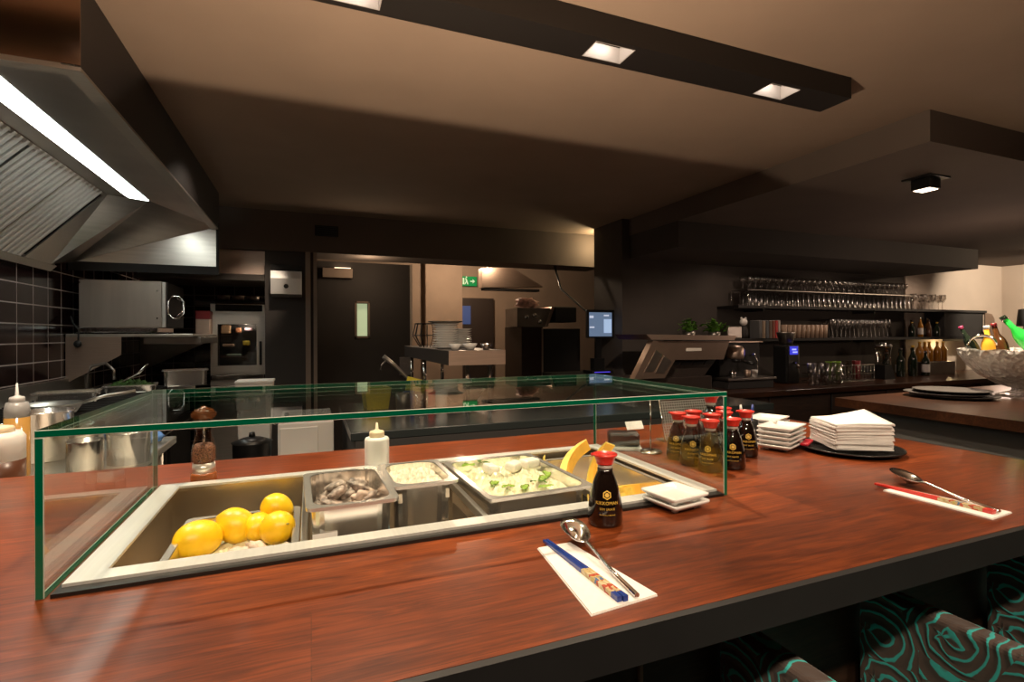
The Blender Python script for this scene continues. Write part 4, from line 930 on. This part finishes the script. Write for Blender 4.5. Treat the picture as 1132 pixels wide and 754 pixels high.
DG = mat('dark_glass', (.012, .02, .012), .06, coat=.6); AG = mat('amber_glass', (.35, .15, .02), .08, coat=.5); BG = mat('brown_glass', (.08, .03, .01), .08, coat=.5)
for i in range(7):
    bottle('liqueur_bottle', 'small dark liqueur bottle on the lower bar shelf beside the black cabinet' , (7.14+i*.085, 4.2+.06*(i % 2), 1.246), .03, .19+.03*((i*7) % 3), (DG, BG, AG)[i % 3], (GOLD, BLACK, CHROME)[i % 3], 'liqueur bottles on the lower bar shelf', None, PAPER if i % 3 == 2 else None)
for i, x in enumerate((6.25, 6.38, 6.5, 6.62, 6.73, 6.85, 6.97)):
    bottle('spirit_bottle', 'dark spirit bottle standing at the back of the back bar', (x, 3.95+.08*(i % 2), BZ), .042, .3+.035*((i*5) % 3), (DG, BG, DG, AG)[i % 4], (CHROME, GOLD, BLACK)[i % 3], 'spirit bottles on the back bar', None, PAPER if i % 3 == 0 else None)
bt = thing('bottle_tray', 'low tray holding the amber bottles on the back bar', 'tray', (7.28, 4.05, BZ))
MB().box(-.32, .32, -.08, .08, 0, .16, .004).build('tray_body', DSTEEL, bt)
for i, x in enumerate((7.03, 7.13, 7.22, 7.38, 7.5)):
    bottle('amber_bottle', ('leftmost amber bottle', 'second amber bottle', 'third amber bottle', 'fourth amber bottle, after the gap,', 'rightmost amber bottle')[i]+' on the low tray', (x, 4.05, BZ+.161), .04, .25, AG, GOLD, 'amber bottles on the tray')
bc = thing('black_cabinet', 'black box cabinet with a rounded end between the bar shelves', 'cabinet', (8.2, 4.25, 1.247))
MB().box(-.45, .43, -.08, .15, 0, .32, .003).build('cabinet_body', MATTE, bc)
MB().prism([(.435, 0), (.62, 0), (.66, .08), (.66, .24), (.6, .31), (.435, .325)], -.09, .16, 'y').build('rounded_end', BRONZE, bc)
MB().box(.39, .42, -.088, -.0805, .06, .3, .002).build('latch', CHROME, bc)
fg = thing('figurine', 'small white and dark figurine on the lower bar shelf', 'figurine', (4.33, 4.2, 1.247))
MB().lathe([(0, 0), (.04, 0), (.05, .03), (.045, .09), (.03, .13), (0, .14)], 18).build('figurine_body', MATTE, fg); MB().blob((0, 0, .175), (.045, .04, .042), 2).blob((-.03, 0, .215), (.014, .01, .014), 1).blob((.03, 0, .215), (.014, .01, .014), 1).build('head', WHITE, fg)
for i, (x, w_, h_, c, l_) in enumerate(((4.5, .045, .19, 'grey', 'wide grey book'), (4.555, .03, .185, 'tan', 'thin tan book'), (4.6, .04, .19, 'slate', 'slate book'), (4.65, .035, .188, 'brown', 'brown book'), (4.695, .03, .19, 'rust', 'rust red book'), (4.735, .035, .192, 'red', 'bright red book'), (4.775, .022, .195, 'white', 'white book at the right end'))):
    col = dict(grey=(.1, .1, .1), tan=(.3, .22, .15), slate=(.08, .09, .1), brown=(.15, .09, .06), rust=(.25, .07, .04), red=(.5, .03, .03), white=(.6, .55, .5))[c]
    t = thing('book', l_+' in the row on the lower bar shelf', 'book', (x, 4.2, 1.247), 0, 'books on the lower bar shelf')
    MB().box(-w_/2+.001, w_/2-.001, -.07, .06, 0, h_, .002).build('cover', mat('cover_'+c, col, .6), t); MB().box(-w_/2+.005, w_/2-.005, -.06, .055, h_+.0002, h_+.002).build('pages', PAPER, t)
for i, (x, s, l_) in enumerate(((3.6, .11, 'small leafy potted herb at the left end of the lower shelf'), (3.93, .15, 'larger leafy potted herb on the lower shelf'))):
    t = thing('potted_herb', l_, 'plant', (x, 4.2, 1.247), 0, 'herbs on the lower bar shelf')
    MB().lathe([(0, 0), (.05, 0), (.065, .07), (.055, .07), (.045, .06), (0, .06)], 20).build('pot', DSTEEL, t)
    lm = MB()
    for k in range(46):
        a = R.uniform(0, 2*PI); rr = R.uniform(.01, s); z = .08+R.uniform(0, .13)*(1-rr/s*.5)
        one = leaf(.07, .02, k); mm_ = T(rr*math.cos(a), rr*math.sin(a)*.6, z) @ RZ(a) @ RY(R.uniform(-.9, .5)) @ RX(R.uniform(-.5, .5))
        bmesh.ops.transform(one.bm, matrix=mm_, verts=one.bm.verts[:]); me_ = bpy.data.meshes.new('tmp'); one.bm.to_mesh(me_); lm.bm.from_mesh(me_); bpy.data.meshes.remove(me_); one.bm.free()
    for k in range(7): a = k*.9; lm.tube([(0, 0, .055), (.03*math.cos(a), .02*math.sin(a), .1), (s*.6*math.cos(a), s*.4*math.sin(a), .17)], .002, 5)
    lm.build('foliage', GREEN, t)
o = MB().box(-.1, .1, -.06, .06, 0, .13, .01).build('grey_tin', DSTEEL); o.location = (4.17, 4.22, 1.247); tag(o, 'dull grey tin between the plant and the figurine', 'tin')

# coffee machines
em = thing('espresso_machine', 'large bronze espresso machine seen from its sloping back', 'espresso machine', (3.0, 3.6, BZ))
def E_(pts): return [(x-3.0, z-BZ) for x, z in pts]
MB().prism(E_([(2.615, 1.294), (3.6, 1.278), (3.57, 1.238), (2.67, 1.248)]), -.03, .46, 'y').build('cup_tray', COPPERY, em)
MB().prism(E_([(2.734, 1.238), (3.545, 1.23), (3.474, 1.065), (2.92, 1.072)]), 0, .05, 'y').build('back_fascia', BRONZE, em)
MB().prism(E_([(2.69, 1.24), (2.732, 1.24), (2.918, 1.07), (2.81, .92), (2.50, .92)]), -.02, .05, 'y').build('side_panel', BRONZE, em)
MB().prism(E_([(2.715, 1.16), (2.78, 1.12), (2.69, .98), (2.60, .98)]), -.024, -.0205, 'y').prism(E_([(2.8, 1.11), (2.88, 1.06), (2.80, .96), (2.71, .97)]), -.024, -.0205, 'y').build('side_vent', DSTEEL, em)
MB().prism(E_([(2.92, 1.071), (3.474, 1.064), (3.22, .80), (2.72, .80)]), .09, .42, 'y').build('rear_recess', mat('dark_bronze', (.06, .045, .038), .4, .5), em)
m = MB()
for k in range(4): m.prism(E_([(2.97+k*.13, 1.062), (3.07+k*.13, 1.06), (3.04+k*.13, 1.02), (2.94+k*.13, 1.02)]), .084, .0895, 'y')
m.build('vent_slot', MATTE, em)
MB().box(-.6, .38, .04, .44, 0, .139, .01).build('machine_base', mat('dark_bronze', (.06, .045, .038), .4, .5), em)
MB().box(.05, .22, -.006, -.0005, .365, .392, .002).build('badge', mat('white_badge', (.85, .8, .7), .4), em)
gm = thing('coffee_group_machine', 'dark coffee machine with chrome group head and drip tray', 'coffee machine', (3.88, 3.75, BZ))
MB().box(-.22, .3, .1, .42, .02, .43, .01).build('machine_body', MATTE, gm)
MB().box(-.3, .3, -.1, .099, .08, .1, .004).build('drip_tray', DSTEEL, gm); MB().box(-.28, .28, -.08, .4, 0, .079, .004).build('machine_base', MATTE, gm)
MB().lathe([(0, 0), (.075, 0), (.08, .02), (.08, .09), (.06, .12), (0, .13)], 24, 0, T(-.1, .02, .28)).build('group_head', COPPERY, gm)
MB().tube([(-.1, -.06, .26), (-.1, -.2, .24)], [.012, .017]).lathe([(0, 0), (.045, 0), (.05, .03), (0, .03)], 20, 0, T(-.1, -.0, .245)).build('portafilter', BLACK, gm)
MB().tube([(.15, .09, .3), (.15, .02, .32), (.15, -.01, .25), (.15, -.01, .15)], .008).build('steam_wand', CHROME, gm)
MB().box(.02, .09, .09, .0995, .3, .36).build('display', mat('blue_display', (.02, .02, .25), .4, emit=(.05, .06, .9), es=.7), gm)
MB().box(-.24, .32, .08, .43, .431, .44).build('top_rail', COPPERY, gm)
for i, (x, c) in enumerate(((-.02, COPPERY), (.07, WHITE), (-.2, CHROME))):
    o = MB().lathe([(0, 0), (.024, 0), (.03, .07), (.026, .07), (.02, .005), (0, .005)], 18).build('espresso_cup', c); o.location = (3.88+x, 3.7, BZ+.101); tag(o, ('copper toned', 'white', 'chrome')[i]+' cup standing on the coffee machine drip tray', 'cup', 'cups on the drip tray')
gr = thing('coffee_grinder', 'coffee grinder with a blue lit display beside the machine', 'grinder', (4.62, 3.85, BZ))
MB().box(-.09, .09, -.02, .16, 0, .4, .02).build('grinder_body', BLACK, gr); MB().lathe([(0, 0), (.06, 0), (.09, .12), (.09, .13), (0, .13)], 20, 0, T(0, .07, .401)).build('hopper', DSTEEL, gr)
m = MB().box(-.055, .055, -.026, -.0205, .3, .385, mi=0).box(-.03, .03, -.0275, -.0262, .345, .36, mi=1).box(-.02, .045, -.0275, -.0262, .318, .332, mi=1); m.build('display', [mat('blue_display', (.02, .02, .25), .4), mat('blue_bright', (.3, .35, .9), .4, emit=(.35, .4, 1), es=1.2)], gr)
MB().tube([(0, -.02, .22), (0, -.07, .2), (0, -.07, .16)], .014).build('spout', CHROME, gr)
dk = thing('dish_rack', 'wire dish rack on the back bar holding glasses', 'rack', (5.3, 3.85, BZ))
m = MB()
for z in (.01, .09, .18): m.tube([(-.35, -.15, z), (.35, -.15, z), (.35, .15, z), (-.35, .15, z)], .004, 6, closed=True)
for k in range(15): m.tube([(-.35+k*.05, -.15, .01), (-.35+k*.05, -.15, .18)], .003, 6); m.tube([(-.35+k*.05, -.15, .01), (-.35+k*.05, .15, .01)], .003, 6)
m.build('wire_frame', CHROME, dk)
for i, (x, c, l_) in enumerate(((-.25, THIN, 'clear glass'), (-.13, mat('lime_plastic', (.2, .4, .03), .3), 'lime green tumbler'), (-.02, mat('lime_plastic', (.2, .4, .03), .3), 'second lime green tumbler'), (.1, THIN, 'clear middle glass'), (.2, THIN, 'clear right glass'), (.29, mat('dark_red', (.2, .01, .015), .4), 'dark red tumbler'))):
    o = tumbler(.042, .2).build('rack_tumbler', c); o.location = (5.3+x, 3.85, BZ+.015); tag(o, l_+' standing in the wire dish rack', 'glass', 'tumblers in the dish rack')
for i in range(5):
    o = tumbler(.04, .22).build('highball_glass', BARG) if i == 0 else o.copy()
    if i: C.objects.link(o)
    o.location = (4.48+i*.0+.16+i*.09-.05+.02, 3.62+.02*(i % 2), BZ+.001); tag(o, 'tall clear highball glass in front of the grinder and rack', 'glass', 'highball glasses on the back bar')
bl = thing('blender', 'steel and dark blender at the middle of the back bar', 'blender', (6.03, 3.85, BZ))
MB().hexa([(-.09, -.08, 0), (.09, -.08, 0), (.09, .08, 0), (-.09, .08, 0)], [(-.06, -.06, .16), (.06, -.06, .16), (.06, .06, .16), (-.06, .06, .16)]).build('motor_base', BLACK, bl)
MB().lathe([(0, .161), (.055, .161), (.085, .36), (.078, .36), (.05, .17), (0, .17)], 20).build('jug', THIN, bl); MB().lathe([(0, .361), (.09, .361), (.085, .385), (.03, .39), (.03, .41), (0, .41)], 20).build('lid', CHROME, bl)
MB().tube([(.08, 0, .34), (.13, 0, .3), (.06, 0, .19)], .009).build('handle', BLACK, bl)

# ------------------------------------------------------------------ side bar on the right with bowl and platters
sb_ = thing('side_bar', 'side bar with a dark wooden top and grey front at the right', 'counter', (2.75, 0, 0))
MB().hexa([(-.1, -1.2, .872), (2.9, -1.2, .872), (2.9, 2.17, .872), (.1, 2.09, .872)], [(-.1, -1.2, .92), (2.9, -1.2, .92), (2.9, 2.17, .92), (.1, 2.09, .92)]).build('worktop', WOODD, sb_)
MB().hexa([(.0, -1.2, 0), (2.8, -1.2, 0), (2.8, 2.05, 0), (.16, 2.0, 0)], [(.0, -1.2, .871), (2.8, -1.2, .871), (2.8, 2.05, .871), (.16, 2.0, .871)]).build('front_panel', mat('grey_laminate', (.17, .165, .155), .6), sb_)
for i, (dx, dy, r, l_) in enumerate(((0, 0, .205, 'lowest'), (-.03, .02, .2, 'middle'), (.04, .03, .185, 'topmost'))):
    o = MB().lathe([(0, 0), (r*.8, 0), (r, .012), (r, .016), (r*.8, .008), (0, .007)], 48).build('black_platter', mat('matt_black_stoneware', (.06, .053, .048), .5)); o.location = (3.5+dx, 1.84+dy, .921+i*.0125); tag(o, l_+' of the three round black platters on the side bar', 'platter', 'platters stacked on the side bar')
cb = thing('crystal_bowl', 'large cut crystal punch bowl of bottles on the side bar', 'bowl', (3.92, 1.70, .92))
m = MB()
prof = [(.13, 0), (.12, .012), (.06, .03), (.055, .045), (.12, .07), (.2, .12), (.255, .18), (.29, .24), (.3, .275), (.292, .275), (.28, .24), (.245, .182), (.19, .125), (.1, .08), (0, .075)]
n = 48; rings = []
for k, (r, z) in enumerate(prof):
    if r == 0: rings.append([m.bm.verts.new((0, 0, z))]); continue
    rings.append([m.bm.verts.new((r*(1+(.018 if (i+k) % 2 else -.018)*(3 < k < 9))*math.cos(2*PI*i/n), r*(1+(.018 if (i+k) % 2 else -.018)*(3 < k < 9))*math.sin(2*PI*i/n), z+(.006 if i % 4 < 2 else 0)*(7 < k < 10))) for i in range(n)])
for A, B in zip(rings, rings[1:]):
    for i in range(n):
        j = (i+1) % n
        if len(B) == 1: m.bm.faces.new((A[i], A[j], B[0]))
        elif (i+rings.index(A)) % 2: m.bm.faces.new((A[i], A[j], B[j])); m.bm.faces.new((A[i], B[j], B[i]))
        else: m.bm.faces.new((A[i], A[j], B[i])); m.bm.faces.new((A[j], B[j], B[i]))
m.build('cut_glass', CUTG, cb)
o = MB().blob((0, 0, 0), (.225, .225, .06), 5, .06, seed=5).build('bowl_ice', mat('bowl_crushed_ice', (.5, .46, .42), .15, var=.5, scale=45, bump=.8)); o.location = (3.92, 1.70, 1.125)
tag(o, 'crushed ice heaped in the crystal bowl', 'ice'); o['kind'] = 'stuff'
GG = mat('green_wine_glass', (.03, .6, .07), .1, coat=.6)
WG = mat('amber_wine_glass', (.8, .4, .04), .1, coat=.5)
def lean(a, d=(-.4, .917)):
    from mathutils import Quaternion
    return Quaternion((-d[1], d[0], 0), a).to_euler()
bottle('wine_bottle', 'bright green wine bottle leaning in the crystal bowl', (3.93, 1.58, 1.1), .042, .36, GG, DG, 'bottles in the crystal bowl', lean(.62))
bottle('wine_bottle', 'golden wine bottle upright in the crystal bowl', (3.86, 1.83, 1.07), .036, .27, WG, PAPER, 'bottles in the crystal bowl', lean(.08))
bottle('wine_bottle', 'dark bottle with a purple neck at the left of the bowl', (3.86, 1.87, 1.1), .03, .26, DG, mat('purple_foil', (.4, .03, .12), .35), 'bottles in the crystal bowl', lean(.42))
bottle('wine_bottle', 'brown bottle leaning behind the green one', (3.9, 1.77, 1.08), .036, .28, BG, mat('dark_red', (.2, .01, .015), .4), 'bottles in the crystal bowl', lean(.22))
o = MB().tube([(3.83+.07*math.cos(a)*.4, 1.86-.06*math.cos(a), 1.22+.06*math.sin(a)) for a in [PI*k/10 for k in range(11)]], .008).build('ice_tongs', CHROME); tag(o, 'curved steel ice tongs hooked among the bowl bottles', 'tongs')
ld = thing('table_lamp', 'dark desk lamp head at the far right of the back bar', 'lamp', (8.6, 3.75, BZ))
MB().lathe([(0, 0), (.07, 0), (.07, .015), (0, .02)], 20).build('base', BLACK, ld); MB().tube([(0, 0, .02), (.0, 0, .5), (.05, 0, .62)], .01).build('stem', BLACK, ld); MB().lathe([(.08, 0), (.06, .22), (0, .23)], 20, 0, T(.05, 0, .6)).build('lamp_shade', MATTE, ld)

# ------------------------------------------------------------------ ceiling lights
FX0, FX1, FY0, FY1, FZ = -1.6, 2.275, 1.585, 1.737, 2.355
lf = thing('linear_light_fixture', 'long black ceiling light fixture with square spot openings', 'light fixture', (.3, 1.66, FZ))
slots = [(-1.58, .0), (-.72, 0), (.13, .02), (1.05, -.004), (1.905, 0)]
m = MB()
def FB(x0, x1, y0, y1, z0, z1): m.box(x0-.3, x1-.3, y0-1.66, y1-1.66, z0-FZ, z1-FZ)
FB(FX0, FX1, FY0, FY0+.008, FZ, CZ-.0005); FB(FX0, FX1, FY1-.008, FY1, FZ, CZ-.0005); FB(FX1-.008, FX1, FY0+.008, FY1-.008, FZ, CZ-.0005); FB(FX0, FX0+.008, FY0+.008, FY1-.008, FZ, CZ-.0005)
edges = [FX0+.008]
for x, _ in slots[1:]: edges += [x-.085, x+.085]
edges.append(FX1-.008)
for k in range(0, len(edges), 2): FB(edges[k], edges[k+1], FY0+.008, FY1-.008, FZ, FZ+.004)
for x, _ in slots[1:]: FB(x-.085, x+.085, FY0+.008, 1.607, FZ, FZ+.004); FB(x-.085, x+.085, 1.713, FY1-.008, FZ, FZ+.004)
m.build('housing', mat('black_fixture', (.011, .009, .008), .5), lf)
for x, _ in slots[1:]:
    m = MB()
    a = (x-.085-.3, x+.085-.3, 1.607-1.66, 1.713-1.66)
    for q in ((a[0], a[0]+.004, a[2], a[3]), (a[1]-.004, a[1], a[2], a[3]), (a[0]+.004, a[1]-.004, a[2], a[2]+.004), (a[0]+.004, a[1]-.004, a[3]-.004, a[3])): m.box(q[0], q[1], q[2], q[3], .0001, .06)
    m.build('spot_reflector', mat('grey_reflector', (.3, .28, .27), .4), lf)
    MB().box(x-.3-.05, x-.3+.05, -.02, .02, .055, .07).build('spot_lamp', LAMP, lf)
cl = thing('ceiling_lamp', 'small black square ceiling lamp over the side bar', 'ceiling lamp', (3.66, 2.07, 2.285))
MB().box(-.1, .1, -.085, .085, -.012, -.0005, .002).build('mount_plate', BLACK, cl); MB().box(-.055, .055, -.055, .055, -.075, -.0125, .003).build('lamp_housing', BLACK, cl); MB().box(-.045, .045, -.045, .045, -.079, -.0755).build('lens', mat('warm_lens', (1, .85, .7), .5, emit=(1, .8, .62), es=4), cl)

# ------------------------------------------------------------------ chairs
def rose():
    m, nt, b = nodes('rose_velvet'); N, L = nt.nodes.new, nt.links.new
    def M_(op, a_, b_=None, c_=None):
        q = N('ShaderNodeMath'); q.operation = op
        for k, v_ in enumerate((a_, b_, c_)):
            if v_ is None: continue
            if isinstance(v_, (int, float)): q.inputs[k].default_value = v_
            else: L(v_, q.inputs[k])
        return q.outputs[0]
    tc = N('ShaderNodeTexCoord'); nz = N('ShaderNodeTexNoise'); nz.inputs['Scale'].default_value = 26; nz.inputs['Detail'].default_value = 2; L(tc.outputs['Object'], nz.inputs['Vector'])
    v = N('ShaderNodeTexVoronoi'); v.inputs['Scale'].default_value = 7; v.inputs['Randomness'].default_value = .55; L(tc.outputs['Object'], v.inputs['Vector'])
    mp = N('ShaderNodeVectorMath'); mp.operation = 'SUBTRACT'; L(tc.outputs['Object'], mp.inputs[0]); L(v.outputs['Position'], mp.inputs[1])
    sp = N('ShaderNodeSeparateXYZ'); L(mp.outputs[0], sp.inputs[0])
    h = M_('ADD', sp.outputs['X'], sp.outputs['Y']); an = M_('ARCTAN2', sp.outputs['Z'], h)
    ln = N('ShaderNodeVectorMath'); ln.operation = 'LENGTH'; L(mp.outputs[0], ln.inputs[0]); rd = ln.outputs['Value']
    pet = M_('ABSOLUTE', M_('SINE', M_('ADD', M_('MULTIPLY', an, 2.5), M_('MULTIPLY', rd, 40))))
    ph = M_('ADD', M_('MULTIPLY', rd, 330), M_('ADD', M_('MULTIPLY', pet, 1.9), M_('MULTIPLY', nz.outputs['Fac'], 3.2)))
    class s: outputs = [M_('SINE', M_('ADD', ph, an))]
    cr = N('ShaderNodeValToRGB'); e_ = cr.color_ramp.elements; e_[0].position = .62; e_[0].color = (.1, .066, .054, 1); e_[1].position = .86; e_[1].color = (.05, .6, .57, 1); L(s.outputs[0], cr.inputs['Fac'])
    L(cr.outputs['Color'], b.inputs['Base Color']); b.inputs['Roughness'].default_value = .85; b.inputs['Sheen Weight'].default_value = .3
    bp = N('ShaderNodeBump'); bp.inputs['Strength'].default_value = .5; bp.inputs['Distance'].default_value = .003; L(s.outputs[0], bp.inputs['Height']); L(bp.outputs['Normal'], b.inputs['Normal'])
    return m
ROSE = rose()
ch = thing('upholstered_chair', 'teal rose-patterned chair nearest the left, mostly below the frame edge', 'chair', (.815, .62, 0), 0, 'chairs at the counter')
MB().box(0, .055, -.34, .245, .2, .68, .012, seg=3).build('backrest', ROSE, ch)
MB().box(.0555, .4, -.32, .24, .33, .46, .03, seg=4).build('seat', ROSE, ch)
for x in (.03, .36):
    for y in (-.3, .2): MB().tube([(x, y, 0), (x, y, .2 if x < .1 else .33)], [.014, .02]).build('leg', MATTE, ch)
dup(ch, (1.257, .62, 0), 0, 'teal rose-patterned chair in the middle, brightly lit on its back')
dup(ch, (1.79, .62, 0), 0, 'teal rose-patterned chair furthest right, in the shade')

# ------------------------------------------------------------------ light
def spot(name, loc, to, power, size, blend=.5, col=(1, .8, .58), r=.04):
    l = bpy.data.lights.new(name, 'SPOT'); l.energy = power; l.spot_size = math.radians(size); l.spot_blend = blend; l.color = col; l.shadow_soft_size = r
    o = bpy.data.objects.new(name, l); C.objects.link(o); o.location = loc
    o.rotation_euler = (Vector(to)-Vector(loc)).to_track_quat('-Z', 'Y').to_euler(); o['kind'] = 'helper'; return o
def point(name, loc, power, col=(1, .74, .5), r=.05):
    l = bpy.data.lights.new(name, 'POINT'); l.energy = power; l.color = col; l.shadow_soft_size = r
    o = bpy.data.objects.new(name, l); C.objects.link(o); o.location = loc; o['kind'] = 'helper'; return o
for x in (-.72, .13, 1.05, 1.905): spot('fixture_spot', (x, 1.66, 2.4), (x, 1.4, 0), 105, 92, .7, (1, .8, .58), .03)
for x in (-.5, .45, 1.4): spot('dining_spot', (x, -.7, 2.42), (x+.15, .6, .9), 85, 80, .7)
# added spot in place of light bounced off steel and glass, cut off straight
l = bpy.data.lights.new('bounce_fill', 'SPOT'); l.energy = 125; l.spot_size = math.radians(165); l.spot_blend = .35; l.color = (1, .76, .54); l.shadow_soft_size = .03
l.use_nodes = True; nt = l.node_tree; em_ = nt.nodes['Emission']
tc = nt.nodes.new('ShaderNodeTexCoord'); sp = nt.nodes.new('ShaderNodeSeparateXYZ'); nt.links.new(tc.outputs['Normal'], sp.inputs[0])
dv = nt.nodes.new('ShaderNodeMath'); dv.operation = 'DIVIDE'; nt.links.new(sp.outputs['Y'], dv.inputs[0]); nt.links.new(sp.outputs['Z'], dv.inputs[1])
GLOW = dv, em_, nt
mr = nt.nodes.new('ShaderNodeMapRange'); nt.links.new(dv.outputs[0], mr.inputs['Value']); mr.inputs['From Min'].default_value = 1.40; mr.inputs['From Max'].default_value = 1.46; mr.inputs['To Min'].default_value = 1; mr.inputs['To Max'].default_value = .0
nt.links.new(mr.outputs[0], em_.inputs['Strength'])
go = bpy.data.objects.new('bounce_fill', l); C.objects.link(go); go.location = (.3, 1.0, 1.25); go.rotation_euler = (PI, 0, 0); go['kind'] = 'helper'
point('pass_lamp', (.55, 5.3, 1.95), 4.5); point('rear_lamp', (1.9, 6.6, 2.3), 55); point('rear_hood_lamp', (2.2, 5.9, 2.2), 6)
spot('kitchen_lamp', (-.4, 3.6, 2.43), (-.6, 3.6, 0), 14, 130, .6, (1, .82, .66)); spot('kitchen_lamp', (1.0, 3.4, 2.43), (1.0, 3.4, 0), 14, 120, .6, (1, .78, .58)); point('pillar_lamp', (3.03, 4.97, 2.3), 9, (1, .78, .45), .02)
spot('bowl_spot', (3.4, .9, 2.26), (3.9, 1.7, 1.1), 90, 30, .6)
spot('side_wall_spot', (8.7, 2.9, 2.26), (9.2, 4.4, 1.5), 150, 95, .5, (1, .82, .62))
for x in (4.2, 5.8, 7.4): spot('bar_fill', (x, 3.8, 2.04), (x, 4.2, 1.0), 9, 150, .6, (1, .74, .56))  # added fill so the back bar and its glasses show
spot('aisle_fill', (1.7, 2.1, 2.42), (3.0, 3.6, 1.1), 120, 50, .8, (1, .76, .58)); spot('oven_fill', (-.2, 4.2, 2.42), (-.66, 5.7, 1.25), 40, 30, .7, (1, .8, .62)); spot('pass_spot', (.7, 1.9, 2.42), (.8, 2.6, 1.15), 18, 50, .8)  # aisle and oven spots are added fill for espresso machine and oven
spot('side_bar_spot', (3.66, 2.07, 2.2), (3.8, 1.7, .9), 250, 100, .6)
point('oven_lamp', (-.6, 5.77, 1.39), 2.2, (1, .8, .6), .01); point('bar_room_fill', (5.6, 2.5, 1.42), 14, (1, .72, .56), .1); spot('bar_end_lamp', (8.6, 2.6, 2.2), (5.8, 4.2, 1.6), 60, 60, .6, (1, .74, .5), .04)  # the bar-room point is an added, unseen fill for lower ceiling and bulkhead
point('back_bar_glow', (8.0, 4.3, 1.1), 3, (1, .7, .35))
wd = bpy.data.worlds.new('dim_room'); sc.world = wd; wd.use_nodes = True
wd.node_tree.nodes['Background'].inputs[0].default_value = (.05, .042, .036, 1); wd.node_tree.nodes['Background'].inputs[1].default_value = 1

# ------------------------------------------------------------------ camera
cam = bpy.data.cameras.new('camera'); co = bpy.data.objects.new('camera', cam); C.objects.link(co); sc.camera = co
cam.sensor_width = 36; cam.lens = 565.7054/1132*36; cam.shift_y = -6.82/1132; cam.clip_start = .02
co.location = (0, 0, 1.294)
co.rotation_euler = (Matrix.Rotation(math.radians(-21.521), 3, 'Z') @ Matrix.Rotation(PI/2, 3, 'X') @ Matrix.Rotation(math.radians(-.217), 3, 'Z')).to_euler()
sc.view_settings.view_transform = 'Standard'; sc.view_settings.look = 'None'; sc.view_settings.gamma = 1; sc.view_settings.exposure = 0; sc.view_settings.use_curve_mapping = False
sc.cycles.transparent_max_bounces = 32; sc.cycles.sample_clamp_indirect = 4
